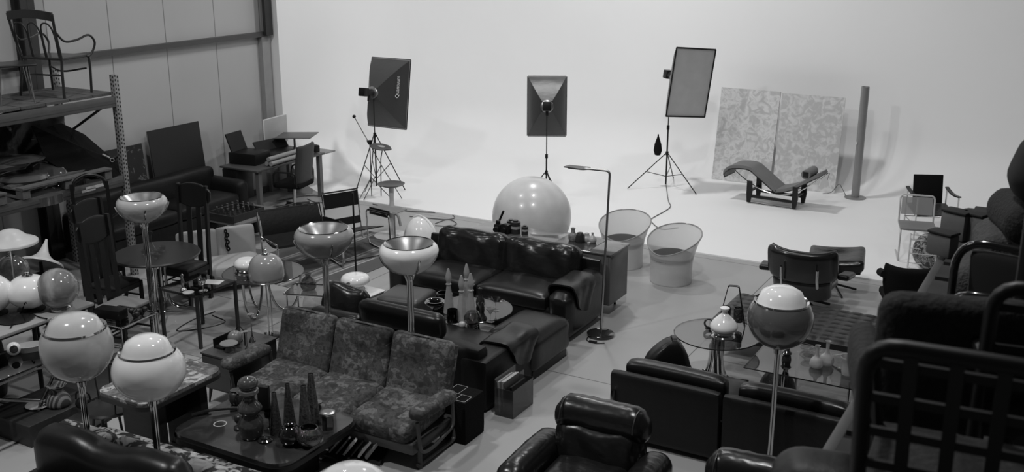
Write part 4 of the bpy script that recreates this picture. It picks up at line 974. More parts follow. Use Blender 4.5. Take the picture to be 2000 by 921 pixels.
# glass ware on the round black table
vs('glass_decanter',296,493,.741,sm([(0,0),(.05,.005),(.055,.05),(.02,.11),(.015,.2),(.03,.24),(0,.26)]),GLA,'clear glass decanter in the middle of the round black table','decanter')
for k,(px,py) in enumerate(((282,497),(312,497),(305,505),(292,507),(318,490))):
    vs('glass_cup',px,py,.741,[(0,0),(.025,0),(.035,.03),(.038,.06),(.035,.06),(.022,.01),(0,.008)],GLA,['small glass cup left of the decanter','small glass cup right of the decanter, in front','small glass cup before the decanter','small glass cup nearest the table edge','small glass cup right of the decanter, behind'][k],'cup',group='glass cups round the decanter',seg=14)
# mushroom lamps on the round glass table
def mush(px,py,z,s,label,m=None):
    p=G(px,py,z); t=thing('mushroom_lamp',p,0,label,'table lamp'); m=m or OPAL
    B().lathe(sm([(0,.17),(.08,.168),(.125,.14),(.14,.105),(.12,.07),(.1,.055)]),c=(0,0,0),seg=36).done('lamp_shade',m,t)
    B().lathe([(0,0),(.12,0),(.135,.012),(.12,.03),(.1,.035),(.12,.045),(.11,.058),(0,.058)],seg=36).done('base',CHR,t); t.scale=(s,s,s); return t
mush(483,533,.502,1.05,'white mushroom lamp on chrome rings, front one on the round glass table')
mush(523,526,.502,1.0,'white mushroom lamp on chrome rings, rear one half behind the grey dome lamp')
# grey dome lamp on slender rods
t=thing('dome_lamp',(-7.62,8.02,0),0,'grey dome lamp on two slender rods in front of the round glass table','floor lamp')
B().lathe(sm([(0,.95),(.08,.945),(.15,.90),(.185,.82),(.19,.72),(.185,.70)]),seg=44).done('lamp_shade',OPG,t); B().lathe([(.183,.70),(.175,.665),(.12,.655),(0,.655)],seg=44).done('diffuser',GLA,t)
B().lathe(sm([(0,.94),(.04,.945),(.03,.97),(.015,.98),(.02,1.01),(0,1.02)]),seg=16).done('finial',CHR,t)
for dx in (-.02,.03): B().cyl((dx,0,.02),(dx,0,.66),.008).done('pole',CHR,t)
B().lathe([(0,0),(.13,0),(.13,.02),(0,.025)],seg=32).done('base',CHR,t)
# drinks cart with black handle
t=thing('serving_cart',(-7.28,8.36,0),R(20),'chrome serving cart with black curved handle left of the low sofa','cart')
for z in (.22,.5): B().tube(fillet([(-.28,-.18,z),(.28,-.18,z),(.28,.18,z),(-.28,.18,z)],.06,closed=True),.01,closed=True).done('shelf_frame',CHR,t); B().box((0,0,z),(.54,.34,.008)).done('shelf',GLT,t)
for x in (-.24,.24):
    for y in (-.16,.16): B().cyl((x,y,.03),(x,y,.52),.009).done('leg',CHR,t)
B().tube(fillet([(.26,-.15,.5),(.36,-.15,.56),(.38,.15,.56),(.26,.15,.5)],.05),.013).done('handle',BLK,t)
vs('glass_jug',0,0,.505,sm([(0,0),(.07,.01),(.09,.07),(.06,.13),(.03,.16),(.04,.19)]),SMG,'smoky glass jug on the chrome serving cart','jug',pos=(-7.32,8.34,0))
for k,(px,py) in enumerate(((637,595),(620,615))):
    vs('glass_globe',px,py,.0,sm([(0,0),(.08,.005),(.15,.08),(.16,.16),(.12,.26),(.05,.31),(.04,.33)]),thin_glass('veined_glass',.8,rim=.2,spots=.6),['veined clear glass globe on the floor, rear one by the white cube','veined clear glass globe on the floor, front one behind the patterned sofa'][k],'globe',group='veined glass globes')
t=thing('white_cube_table',(-7.05,8.85,0),R(-4),'white cube side table carrying the white mushroom lamp','table')
B().box((0,0,.18),(.42,.42,.36),bev=.006).done('body',WHT,t); B().box((0,0,.366),(.45,.45,.012),bev=.003).done('top',WHT,t)
p=G(697,563,.374); t=thing('mushroom_lamp',(-7.07,8.84,.374),0,'plump white mushroom lamp on the white cube table','table lamp')
B().lathe(sm([(.06,0),(.11,.02),(.1,.06),(.08,.08),(.14,.1),(.165,.14),(.14,.19),(.07,.21),(0,.212)]),seg=36).done('lamp_shade',OPAL,t); B().lathe([(0,0),(.06,0),(.06,.02),(0,.02)]).done('base',PLA,t)
# pointed white lamp on the floor
t=thing('shell_lamp',(-8.2,11.75,0),R(10),'pointed white shell shaped floor lamp behind the white bowl lamp','lamp')
B().lathe(sm([(.22,0),(.245,.08),(.2,.25),(.1,.38),(0,.42)]),seg=36).done('lamp_shade',OPAL,t); B().lathe([(0,0),(.2,0),(.2,.012),(0,.012)]).done('base',PLA,t)
B().tube(smoothpts([(-.23,-.02,.1),(-.15,-.02,.32),(0,-.02,.435),(.15,-.02,.32),(.23,-.02,.1)],5),.012,seg=6).done('rib',WHT,t)
t=thing('picture_board',(-7.95,12.3,0),R(10),'flat white frame with grey centre lying on the floor behind the leather sofa','frame')
B().box((0,0,.01),(.42,.34,.02),bev=.003).done('frame',PAPER,t); B().box((-.02,0,.022),(.2,.13,.003)).done('print',mat('print_grey',.3,.5),t)
t=thing('picture_board',G(290,383,.50),R(25),'white framed picture with dark centre lying on the old wall sofa','frame')
B().box((0,0,.0),(.5,.42,.03),rot=(R(12),0,0),bev=.004).done('frame',PAPER,t); B().box((.08,0,.018),(.28,.28,.004),rot=(R(12),0,0)).done('print',mat('print_dark',.04,.4),t)
one('power_strip',B().box((0,0,.02),(.3,.07,.04),bev=.01),WHT,(-7.55,12.75,0),R(-15),'white power strip on the floor by the edge of the cove','power strip')
def cab(pts,label,r=.007,m=None): one('cable',B().tube(smoothpts([G(a,b,.008) for a,b in pts],5),r,seg=5),m or mat('grey_cable'),(0,0,0),0,label,'cable')
cab([(728,398),(760,405),(800,412),(870,416),(888,424),(868,428),(800,422)],'grey cable looping along the edge of the cove by the bar stool')
cab([(850,436),(875,428),(892,436),(878,441),(850,440)],'grey cable loop on the floor left of the power strip')
cab([(540,392),(600,382),(640,385),(660,392),(620,395),(600,388)],'grey cable on the floor behind the office chair')
# tube steel armchairs seen from behind, and the pale shell seat beside them
t=thing('strap_armchair',(-8.72,10.95,0),R(66),'chrome tube armchair with black leather straps, nearest the bar stool','armchair')
def strap_chair(t,arms=True):
    for k in (-1,1):
        B().tube(fillet([(k*.36,-.33,.02),(k*.36,.30,.02),(k*.36,.34,.50),(k*.36,-.30,.56),(k*.36,-.34,.02)],.07),.012,seg=8).done('side_frame',CHR,t)
        B().tube(fillet([(k*.27,.30,.12),(k*.27,.42,.80),(k*.27,.40,.82)],.03),.012,seg=8).done('back_post',CHR,t)
        if arms: B().box((k*.36,-.02,.55),(.05,.56,.012),rot=(R(-5),0,0)).sheet(lambda u,v,k=k:(k*.385,-.28+.56*u,.5+.1*v-.05*u),6,2,.01).done('arm_strap',BLK,t)
    B().tube([(-.36,-.33,.02),(.36,-.33,.02)],.012,seg=8).tube([(-.27,.42,.80),(.27,.42,.80)],.012,seg=8).done('cross_tube',CHR,t)
    B().sheet(lambda u,v:((u-.5)*.54,.385+.035*v,.58+.2*v),6,3,.012).done('back_strap',LEAM,t)
    B().sheet(lambda u,v:((u-.5)*.54,.33+.03*v,.33+.10*v),6,3,.012).done('back_strap',LEAM,t)
    B().sheet(lambda u,v:((u-.5)*.54,-.32+.6*v,.42-.14*v),6,6,.012).done('seat_sling',LEAM,t)
strap_chair(t)
t=thing('strap_armchair',(-8.92,10.08,0),R(62),'chrome tube chair with broad black sling back beside the pale shell seat','armchair')
for k in (-1,1):
    B().tube(fillet([(k*.44,-.30,.02),(k*.44,.30,.02),(k*.44,.30,.40),(k*.44,.42,.74)],.06),.013,seg=8).done('side_frame',CHR,t)
    B().tube(fillet([(k*.44,-.30,.02),(k*.44,-.30,.46),(k*.44,.3,.42)],.06),.013,seg=8).done('side_frame',CHR,t)
B().tube([(-.44,.42,.74),(.44,.42,.74)],.013,seg=8).done('top_tube',CHR,t)
B().sheet(lambda u,v:((u-.5)*.82,.31+.11*v-.03*math.sin(PI*v),.36+.37*v),10,6,.02).done('backrest',LEAM,t)
B().sheet(lambda u,v:((u-.5)*.82,-.28+.58*v,.42-.05*math.sin(PI*v)),10,6,.03).done('seat',LEAM,t)
t=thing('moulded_seat',(-9.34,9.06,0),R(58),'pale moulded shell seat with two rounded back panels, left of the tube chairs','seat')
PSH=mat('pale_shell',.38,.35)
for k in (-1,1): B().cush((k*.24,.2,.37),(.5,.05,.64),.024,n=10,fn=lambda p,u:(p.x,p.y+.03*u.x**2,p.z*math.sqrt(max(.0,1-.12*u.x**4))),rot=(R(-5),0,0)).done('back_panel',PSH,t)
B().cush((0,-.1,.22),(.94,.5,.3),.08,n=6).done('seat',PSH,t)
b=B()
for k in range(6): b.lathe([(.02,-.008),(.034,0),(.02,.008),(.008,0),(.02,-.008)],c=(.14+.012*(-1)**k,.24,.30+.045*k),rot=(R(80),R(40*(-1)**k),0),seg=10)
one('chain',b,BLK,(-9.55,9.0,.12),0,'thick black chain hanging on the pale shell seat','chain')
# striped rug
RUG=ramp_mat('striped_rug',[(0,.09),(.62,.10),(.66,.36),(.74,.38),(.78,.1),(.9,.34),(1,.1)],.42,.9,'wave',2,.6)
one('striped_rug',B().box((0,0,.004),(1.7,2.5,.008)),RUG,(-8.9,10.65,0),R(-3),'dark rug with pale stripes under the tube steel chairs','rug')
# thin black pole stand
t=thing('pole_stand',(-7.62,9.55,0),0,'thin black pole stand between the tube chairs and the white cube','stand')
B().cyl((0,0,0),(0,0,1.3),.011).done('pole',BLK,t); B().lathe([(0,0),(.09,0),(.09,.01),(0,.012)],seg=20).done('base',BLK,t)
one('pale_cylinder',B().lathe([(0,0),(.16,0),(.16,.46),(.15,.47),(0,.47)],seg=36),mat('translucent_white',.5,.3),(-7.05,9.75,0),0,'pale cylinder pedestal behind the white bowl lamp','pedestal')
# square glass side table
t=thing('glass_side_table',(-8.30,7.67,0),0,'square glass side table on dark metal legs with figurines in front of the round table','table')
for x in (-.27,.27):
    for y in (-.28,.28): B().box((x,y,.3),(.03,.03,.6)).done('leg',DKM,t)
for y in (-.28,.28): B().box((0,y,.585),(.55,.02,.02)).done('rail',DKM,t)
for x in (-.27,.27): B().box((x,0,.585),(.02,.56,.02)).done('rail',DKM,t)
B().box((0,0,.60),(.56,.58,.008)).done('tabletop',GLT,t)
fg=[(0,0),(.03,0),(.03,.01),(.01,.03),(.018,.08),(.008,.12),(.016,.15),(0,.17)]
vs('figurine',358,566,.605,sm(fg,3),STL,'slender metal figurine at the left of the square glass table','figurine',1.1,seg=12)
vs('figurine',368,572,.605,[(0,0),(.05,0),(.055,.012),(.02,.02),(0,.02)],CERL,'small pale dish with scissors like handles beside the figurine','dish',1.1,seg=16)
vs('wire_cup',397,568,.605,sm([(0,0),(.045,.0),(.045,.01),(.008,.02),(.008,.06),(.03,.09),(.04,.13),(.035,.13),(.02,.09)],3),CHR,'chrome cup on a foot standing on the square glass table','cup',seg=16)
one('paper_sheet',B().box((0,0,.001),(.2,.14,.002)),PAPER,(-8.2,7.8,.605),R(20),'sheets of paper on the square glass table','paper')
cab([(420,608),(380,622),(345,645),(400,640),(440,628),(415,615)],'dark thin cable lying on the floor sheet under the square glass table',.006,BLK)
one('floor_sheet',B().box((0,0,.003),(.95,1.0,.006)),mat('sheet_grey',.28,.6,var=.15),(-7.95,7.72,0),R(3),'pale grey sheet on the floor by the square glass table','sheet')
# small tube table under the rack
t=thing('tube_table',(-8.45,6.75,0),R(5),'small chrome tube table with dark bundles behind the pearly ball lamp','table')
B().tube(fillet([(-.25,-.25,.5),(.25,-.25,.5),(.25,.25,.5),(-.25,.25,.5)],.04,closed=True),.011,closed=True).done('top_frame',CHR,t)
for x in (-.25,.25):
    for y in (-.25,.25): B().cyl((x,y,0),(x,y,.5),.01).done('leg',CHR,t)
B().box((0,0,.495),(.48,.48,.006)).done('tabletop',GLT,t)
one('dark_box',B().box((0,0,.05),(.3,.14,.1),bev=.01),BLK,(-8.52,6.7,.5),R(12),'dark box on the small chrome tube table','box')
b=B()
for k in range(9): b.sphere((random.uniform(-.07,.07),random.uniform(-.06,.06),.03+.02*(k%3)),.03,seg=10,rings=6)
tag(b.done('grapes',mat('grape_black',.02,.3)),'heap of dark beads on the small chrome tube table','beads',kind='stuff').location=(-8.28,6.85,.5)
# long lamp table
t=thing('lamp_table',(-8.87,5.45,0),0,'long pale topped table crowded with globe lamps at the left edge','table')
B().box((0,0,.735),(.86,2.0,.03),bev=.004).done('tabletop',mat('pale_top',.36,.4),t); B().box((0,0,.715),(.87,2.01,.012)).done('edge_band',BLK,t)
for x in (-.38,.38):
    for y in (-.3,.35,.9): B().cyl((x,y,0),(x,y,.71),.022).done('leg',BLK,t)
def oval_lamp(px,py,r,sz,m,label,baser=.13,capm=None,hh=.0,ly=.0):
    p=G(px,py,.751); t=thing('globe_lamp',p,0,label,'table lamp')
    B().lathe([(0,0),(baser,0),(baser,.012),(.02,.018),(.015,.05+hh),(0,.05+hh)],seg=32).done('base',BLK,t)
    B().lathe(sm([(0,.03+hh),(r*.5,.045+hh),(r*.92,.04+hh+r*sz*.55),(r,.04+hh+r*sz),(r*.88,.04+hh+r*sz*1.5),(r*.5,.04+hh+r*sz*1.93),(.02,.04+hh+r*sz*2)]),seg=44).done('lamp_shade',m,t)
    B().lathe(sm([(.045,.03+hh+r*sz*2),(.05,.05+hh+r*sz*2),(.015,.06+hh+r*sz*2),(.02,.085+hh+r*sz*2),(0,.09+hh+r*sz*2)],3),seg=16).done('finial',CHR,t); return t
oval_lamp(62,604,.21,.72,OPAL,'white oval globe lamp with chrome cap in the middle of the lamp table')
oval_lamp(-12,612,.2,.85,OPAL,'white globe lamp cut by the left edge of the picture')
oval_lamp(28,560,.17,.85,mat('speckled_grey_glass',.2,.15,coat=.5,var=.4,vscale=30),'grey speckled globe lamp with chrome cap behind the white oval lamp')
t=thing('sphere_lamp',G(118,603,.751),0,'marbled grey sphere lamp at the right end of the lamp table','table lamp')
B().sphere((0,0,.215),.195,seg=44,rings=24).done('lamp_shade',ramp_mat('marbled_glass',[(0,.1),(.45,.22),(.6,.42),(1,.2)],2.2,.1,'noise',3,1.5,coat=.5),t); B().lathe([(.0,0),(.1,0),(.1,.02),(.08,.04),(0,.04)]).done('base',CHR,t)
t=thing('mushroom_lamp',PX(20,470,-9.25)*1.0,0,'pale floppy mushroom shade on a thin stem above the globe lamps','table lamp'); t.location.z=.751; 
hz=PX(20,470,-9.25).z-.751
B().lathe(sm([(.26,-.03),(.25,.0),(.17,.035),(.09,.10),(0,.125)]),c=(0,0,hz),seg=44).done('lamp_shade',PLA,t); B().cyl((-.02,0,0),(-.02,0,hz+.02),.012).done('pole',CHR,t); B().lathe([(0,0),(.1,0),(.1,.01),(0,.012)]).done('base',CHR,t)
one('plant_stand',B().box((0,0,.69),(.34,.34,.03)).cyl((0,0,.02),(0,0,.68),.03).lathe([(0,0),(.15,0),(.15,.02),(0,.02)]),BLK,(-9.72,6.82,0),0,'slim black stand behind the lamp table, under the bell shaped shade','stand')
t=thing('bell_lamp',(-9.72,6.82,.706),R(-20),'pale bell shaped shade with dark stripe lying tipped behind the sphere lamp','lamp')
bl=B(); bl.lathe(sm([(.012,.30),(.03,.22),(.07,.12),(.16,.05),(.22,.03),(.23,.0)]),c=(0,0,.12),rot=(R(-25),R(-28),0),seg=36); bl.done('lamp_shade',PLA,t)
B().cyl((0,0,0),(0,0,.16),.02).done('stem',BLK,t)
one('dark_plate',B().lathe([(0,0),(.16,0),(.17,.012),(0,.012)],seg=36),mat('plate_black',.015,.15,coat=.4),G(30,668-45,.751),0,'round black plate at the near left of the lamp table','plate')
one('cable',B().tube(smoothpts([G(20,640,.76),G(40,612,.76),G(50,590,.9),G(58,608,.76),G(75,618,.76),G(92,622,.76)],5),.006,seg=6),BLK,(0,0,0),0,'thin lamp cable draped on the pale lamp table','cable')
# trestle table below
t=thing('trestle_table',(-8.17,4.98,0),0,'glass topped table on crossed chrome tubes at the left edge','table')
B().box((0,-.1,.58),(.5,1.5,.012)).done('tabletop',DKG,t)
B().tube([(.30,.62,.575),(.30,-.85,.575)],.012).tube([(-.3,.62,.575),(-.3,-.85,.575)],.012).done('rail',CHR,t)
for x in (.3,):
    B().tube(fillet([(x,.6,.55),(x,.2,.03),(x+.04,.1,.02)],.03),.016).done('leg',CHR,t); B().tube([(x+.02,-.25,.55),(x+.02,.72,.12)],.016).done('leg',CHR,t)
B().tube([(-.3,.6,.55),(-.3,-.1,.02)],.016).done('leg',CHR,t); B().tube([(-.3,-.3,.55),(-.3,.5,.02)],.016).done('leg',CHR,t)
t=thing('ball_clock',G(28,690,.60),R(20),'small white ball clock with a dark face on the trestle table','clock'); t.location.z=.588
B().sphere((0,0,.06),.062,seg=24,rings=14).done('body',WHT,t); B().lathe([(0,0),(.036,0),(.032,.012),(0,.014)],c=(.035,-.045,.075),rot=(R(70),0,R(40)),seg=20).done('dial',mat('dial_dark',.02,.1,coat=.8),t)
one('oval_dish',B().lathe([(0,0),(.1,0),(.14,.06),(.13,.062),(.09,.012),(0,.012)],seg=36,sx=1,sy=.6),CERL,G(60,684,.588),R(55),'pale oval dish beside the white ball clock','dish')
b=B().box((0,0,.1),(.6,1.4,.2),bev=.01)
one('dark_plinth',b,WDD,(-7.95,5.75,0),0,'low dark wooden plinth under the ornaments by the leather sofa at the bottom left','plinth')
vs('oval_plate',75,793,.201,[(0,0),(.07,0),(.11,.02),(.10,.025),(0,.015)],CERL,'pale shallow plate on the low dark plinth','plate',1)
vs('ribbed_vase',115,790,.201,sm([(0,0),(.09,.0),(.11,.03),(.09,.09),(.055,.13),(.06,.16),(.085,.19),(.075,.19),(.05,.15)],3),ramp_mat('ribbed_clay',[(0,.03),(.5,.04),(.55,.16),(1,.2)],9,.6,'wave',0,0),'ribbed clay vase on the low dark plinth','vase',1)
one('iron_teapot',B().sphere((0,0,.07),.07,sz=.8).tube(smoothpts([(-.07,0,.1),(-.05,0,.17),(.05,0,.17),(.07,0,.1)],4),.008).tube([(.06,0,.06),(.12,0,.11)],.012),BLK,G(165,800,.201),R(20),'black iron teapot with loop handle on the low dark plinth','teapot')
one('wooden_stool',B().box((0,0,.2),(.34,.3,.03),bev=.005).cyl((-.13,-.11,0),(-.13,-.11,.2),.015).cyl((.13,-.11,0),(.13,-.11,.2),.015).cyl((-.13,.11,0),(-.13,.11,.2),.015).cyl((.13,.11,0),(.13,.11,.2),.015),WDD,(-7.32,5.35,0),R(8),'low dark wooden stool behind the speckled sofa','stool')
for k,(x,y,h,r) in enumerate(((-8.55,6.25,.5,.16),(-8.95,5.55,.55,.2),(-9.0,4.95,.5,.2))):
    one('wicker_basket',B().lathe([(0,0),(r*.8,0),(r,h*.5),(r*.85,h),(r*.75,h),(r*.7,.03),(0,.03)],seg=24),ramp_mat('dark_wicker',[(0,.008),(.5,.02),(1,.06)],18,.7,'noise',4,1,stretch=(1,1,3)),(x,y,0),0,['narrow dark basket under the right end of the lamp table','dark wicker basket in the shade under the lamp table','dark wicker basket under the lamp table near the left edge'][k],'basket',group='dark baskets under the lamp table')
# spindle chair
t=thing('spindle_chair',(-6.98,5.36,0),R(-20),'black spindle back chair with hoop arm behind the speckled sofa','chair')
B().tube(smoothpts([(-.24,-.12,.68),(-.25,.08,.70),(-.14,.22,.72),(.1,.23,.72),(.24,.1,.70),(.25,-.12,.67)],6),.014).done('hoop',BW,t)
for k in range(7):
    a=PI*(k/6); x=.24*math.cos(a); y=-.02+.24*math.sin(a)
    B().cyl((x*.8,y*.8,.43),(x,y,.70),.007,seg=6).done('spindle',BW,t)
B().lathe([(0,.4),(.2,.4),(.215,.415),(.2,.43),(0,.43)],seg=28).done('seat',BW,t)
for k in range(4):
    a=PI/4+PI/2*k; B().cyl((.2*math.cos(a),.2*math.sin(a),0),(.13*math.cos(a),.13*math.sin(a),.4),.012).done('leg',BW,t)
# things on the wooden cabinet
vs('bowl_stand',448,685,.514,sm([(0,0),(.045,0),(.04,.01),(.03,.05),(.075,.07),(.08,.085),(0,.085)],2),WDL,'pale round dish on a dark foot on the side cabinet','dish')
one('glass_ball',B().sphere((0,0,.07),.07),mat('pale_stone',.2,.3),G(460,672,.514),0,'dull stone ball behind the round dish on the side cabinet','ball')
vs('candlestick',483,682,.514,sm([(0,0),(.025,0),(.02,.01),(.008,.04),(.008,.16),(.028,.18),(.028,.185),(0,.18)],2),CHR,'short chrome candlestick on the side cabinet','candlestick',seg=14)
vs('candlestick',493,666,.514,sm([(0,0),(.035,0),(.02,.03),(.006,.09),(.006,.26),(.03,.275),(.03,.28),(0,.275)],2),CHR,'tall trumpet candlestick at the back of the side cabinet','candlestick',seg=14)
one('scissor_frame',B().tube(smoothpts([(-.05,0,0),(-.05,0,.14),(0,0,.18),(.05,0,.13),(.05,0,0)],4),.006).tube([(.03,.02,.14),(.055,.02,.16),(.08,.02,.14),(.055,.02,.11)],.006,closed=True).tube([(-.08,.02,.1),(-.055,.02,.12),(-.03,.02,.1),(-.055,.02,.07)],.006,closed=True),BLK,G(471,672,.514),0,'black looped wire ornament on the side cabinet','ornament')
one('black_tray',B().box((0,0,.01),(.12,.26,.02)).box((-.06,0,.05),(.008,.26,.08)),BLK,(-6.93,6.72,.514),0,'black letter tray at the left of the side cabinet','tray')
vs('glass_tumbler',372,728,.722,[(0,0),(.035,0),(.045,.11),(.042,.11),(.032,.01),(0,.01)],GLA,'clear tumbler at the far end of the mosaic stone table','tumbler',seg=18,pos=(-6.55,5.78,0))
b=B().lathe([(.09,0),(.1,.012),(.09,.024),(.08,.012),(.09,0)],seg=32).box((0,0,.012),(.17,.012,.012)).cyl((0,0,.012),(0,0,.12),.008)
one('ring_ornament',b,STL,(-6.38,6.36,0),0,'steel ring ornament on the floor by the side cabinet','ornament')
one('black_frame',B().box((0,0,.02),(.6,.42,.03)),BLK,(-6.95,5.75+.6,0),R(4),'flat black case on the floor under the side cabinet','case') if False else None
# ================================================================ ORNAMENTS ON THE TABLES
# round bottle table, z=.455
dec=sm([(0,0),(.05,.0),(.055,.02),(.045,.12),(.028,.24),(.02,.30)],4); stop=sm([(.026,.30),(.03,.31),(.02,.325),(.03,.37),(.026,.41),(.01,.47),(0,.475)],4)
for k,(px,py,s,lb) in enumerate(((877,610,1.0,'tall bubbly glass decanter, leftmost of the four on the round glass table'),(902,625,1.0,'tall bubbly glass decanter, second from the left of the four'),(912,600,1.0,'tall bubbly glass decanter standing behind the other three'),(920,628,1.08,'tall bubbly glass decanter, rightmost and largest of the four'))):
    vs('decanter',px,py,.451,dec,ICE,lb,'decanter',s*1.02,'tall glass decanters with pointed stoppers',extra=[('stopper',stop,ICE)])
vs('glass_dish',850,602,.451,sm([(0,0),(.04,0),(.1,.05),(.11,.07),(.08,.065),(.1,.09),(.06,.08),(.05,.02),(0,.01)],3),mat('dark_glass_solid',.012,.06,coat=1),'dark ruffled glass dish at the left rim of the round bottle table','dish')
vs('glass_dish',868,588,.451,sm([(0,0),(.04,0),(.09,.03),(.1,.08),(.07,.1),(.06,.04),(0,.02)],3),DKG,'smoky glass bowl behind the leftmost decanter','bowl')
vs('globe_vase',924,637,.451,sm([(0,0),(.05,0),(.045,.015),(.085,.06),(.09,.11),(.06,.155),(.05,.16)],4),SMG,'round smoky globe vase in front of the decanters','vase',1.0)
vs('glass_globe',903,640,.451,sm([(0,0),(.02,.0),(.038,.03),(.03,.06),(0,.07)],4),CERL,'small pale ball lamp at the near rim of the round bottle table','ball')
vs('smoky_mug',884,628,.451,sm([(0,0),(.06,0),(.055,.12),(.05,.12),(.05,.01),(0,.01)],2),DKG,'dark glass mug before the leftmost decanter','mug')
for k,(px,py) in enumerate(((940,618),(958,628),(968,606))):
    vs('cocktail_glass',px,py,.451,sm([(0,0),(.035,0),(.035,.004),(.005,.01),(.005,.08),(.045,.14),(.043,.14),(.004,.085)],2),GLA,['clear cocktail glass right of the globe vase','clear cocktail glass nearest the right rim','clear cocktail glass at the back right of the bottle table'][k],'glass',group='cocktail glasses on the round bottle table',seg=16)
vs('black_vase',938,596,.451,sm([(0,0),(.04,0),(.045,.06),(.02,.12),(.022,.19),(0,.19)],3),CERD,'slim black vase at the back of the round bottle table','vase')
vs('black_vase',942,622,.451,sm([(0,0),(.05,0),(.02,.06),(.025,.1),(.01,.17),(0,.18)],3),CERD,'black pointed vase right of the globe vase','vase')
# low cabinet top, z=.753
z=.754
one('camera',B().box((0,0,.05),(.09,.08,.1),bev=.012).cyl((0,-.04,.05),(0,-.1,.05),.032).box((0,.0,.12),(.05,.05,.05),bev=.01).tube([(.0,.03,.12),(.06,.03,.26)],.014),BLK,G(973,452,z),R(10),'black camera with raised arm, leftmost thing on the low cabinet','camera')
one('camera',B().box((0,0,.06),(.11,.09,.12),bev=.02).cyl((0,-.04,.05),(0,-.08,.05),.035),BLK,G(990,455,z),R(-12),'squat black camera beside the ribbed canister on the low cabinet','camera')
cn=[(0,0),(.055,0),(.055,.05),(.05,.055),(.05,.09),(.055,.095),(.055,.13),(.03,.135),(.03,.15),(0,.15)]
vs('canister',1007,455,z,cn,mat('canister_dark',.03,.3),'tall dark banded canister on the low cabinet','canister',1.1,extra=[('band',[(.057,.056),(.057,.088)],mat('band_pale',.35,.4))])
vs('canister',1025,457,z,cn,mat('canister_dark'),'short dark banded canister at the right of the black cameras','canister',.75,extra=[('band',[(.057,.056),(.057,.088)],mat('band_pale'))])
vs('canister',998,450,z,cn,mat('canister_dark'),'dark canister half hidden behind the squat camera','canister',.95)
jug=sm([(0,0),(.04,0),(.055,.04),(.05,.08),(.025,.1),(.022,.14),(.03,.15),(.02,.15)],4)
vs('ceramic_jug',1119,470,z,jug,mat('speckled_ceramic',.22,.4,var=.5,vscale=40),'speckled ceramic jug with narrow neck, leftmost of the ceramics','jug',1.05)
vs('striped_jug',1133,473,z,sm([(0,0),(.05,0),(.055,.05),(.045,.1),(.035,.11),(.035,.12),(0,.115)],4),ramp_mat('striped_ceramic',[(0,.03),(.45,.04),(.5,.4),(1,.45)],8,.3,'wave',0,0,stretch=(0,0,1)),'squat ceramic jug with dark stripes among the ceramics','jug',1.0)
vs('ceramic_pot',1146,472,z,sm([(0,0),(.04,0),(.055,.05),(.035,.09),(.03,.12),(0,.12)],4),CERL,'pale ceramic pot behind the pear shaped vase','pot',.9)
vs('pear_vase',1157,474,z,sm([(0,0),(.035,0),(.05,.04),(.035,.075),(.012,.095),(.014,.125),(0,.125)],4),CERL,'pale pear shaped vase, rightmost of the ceramics','vase',1.0)
vs('small_cup',1150,478,z,sm([(0,0),(.015,0),(.02,.03),(.016,.03),(0,.01)],2),CERL,'tiny pale cup before the pear shaped vase','cup')
# marble table, z=.42
z=.421
t=vs('lidded_jar',492,852,z,sm([(0,0),(.075,0),(.095,.06),(.1,.13),(.06,.2),(.085,.22),(.095,.26),(.05,.32),(.05,.36),(.075,.38)],4),mat('smoky_jar',.05,.12,coat=.7),'tall smoky jar with ball stopper on the marble table','jar',1.0,extra=[('collar',[(.05,.36),(.08,.385),(.078,.41),(.06,.42)],CERG),('ball_stopper',sm([(0,.40),(.06,.42),(.08,.46),(.06,.50),(0,.52)],4),mat('stopper_grey',.07,.15,coat=.6))])
cone=sm([(0,0),(.05,0),(.052,.02),(.02,.33),(.018,.35),(0,.35)],2)
CG=thin_glass('dark_bubbly_glass',.3,spots=.8,rim=.25)
for px,py,s,lb in ((540,845,.98,'speckled cone vase, leftmost of the four cone vases'),(566,828,1.0,'speckled cone vase, second from the left and nearest the sofa'),(598,848,1.18,'tall speckled cone vase in front of the palest one'),(612,826,1.22,'tallest and palest speckled cone vase leaning at the back')):
    vs('cone_vase',px,py,z,cone,mat('bubbly_cone',.045,.15,coat=.6,var=.6,vscale=60,bump=.3,bscale=60),lb,'vase',s,'speckled cone vases on the marble table')
t=vs('apple_vase',568,866,z,sm([(0,0),(.05,0),(.085,.05),(.085,.1),(.05,.15),(.03,.14)],4),mat('near_black_glass',.006,.08,coat=1),'near black round vase with a notched mouth on the marble table','vase',1.05)
t=vs('round_bowl_vase',605,868,z,sm([(0,0),(.05,0),(.095,.05),(.1,.09),(.07,.14),(.06,.145)],4),mat('cut_glass',.012,.04,coat=1,bump=1.0,bscale=26,spec=1),'glittering round cut glass vase at the near corner of the marble table','vase',1.05)
vs('mushroom_jar',641,836,z,[(0,0),(.05,0),(.046,.13),(0,.13)],mat('jar_glass',.04,.1,coat=.6),'hexagonal jar with broad metal lid at the right of the marble table','jar',1.0,seg=6,extra=[('lid',sm([(0,.16),(.06,.155),(.075,.14),(.06,.13),(0,.13)],2),STL)])
vs('stem_jar',622,815,z,sm([(0,0),(.04,0),(.03,.02),(.03,.1),(.012,.12),(.04,.135),(.04,.145),(0,.145)],2),CERD,'dark stemmed jar behind the hexagonal jar','jar')
for k,(px,py) in enumerate(((462,788),(474,792))): vs('squat_vase',px,py,z,sm([(0,0),(.04,0),(.06,.05),(.055,.1),(.035,.12),(.045,.13),(0,.125)],3),CERD if k else mat('clay_dark',.05,.35),['small clay vase at the back left of the marble table','small black vase beside the clay vase'][k],'vase')
vs('egg_figure',470,835,z,sm([(0,0),(.05,0),(.05,.015),(.02,.03),(.045,.07),(.04,.11),(0,.13)],3),mat('figure_brown',.035,.3),'dark egg shaped figure on a disc at the left of the marble table','figurine')
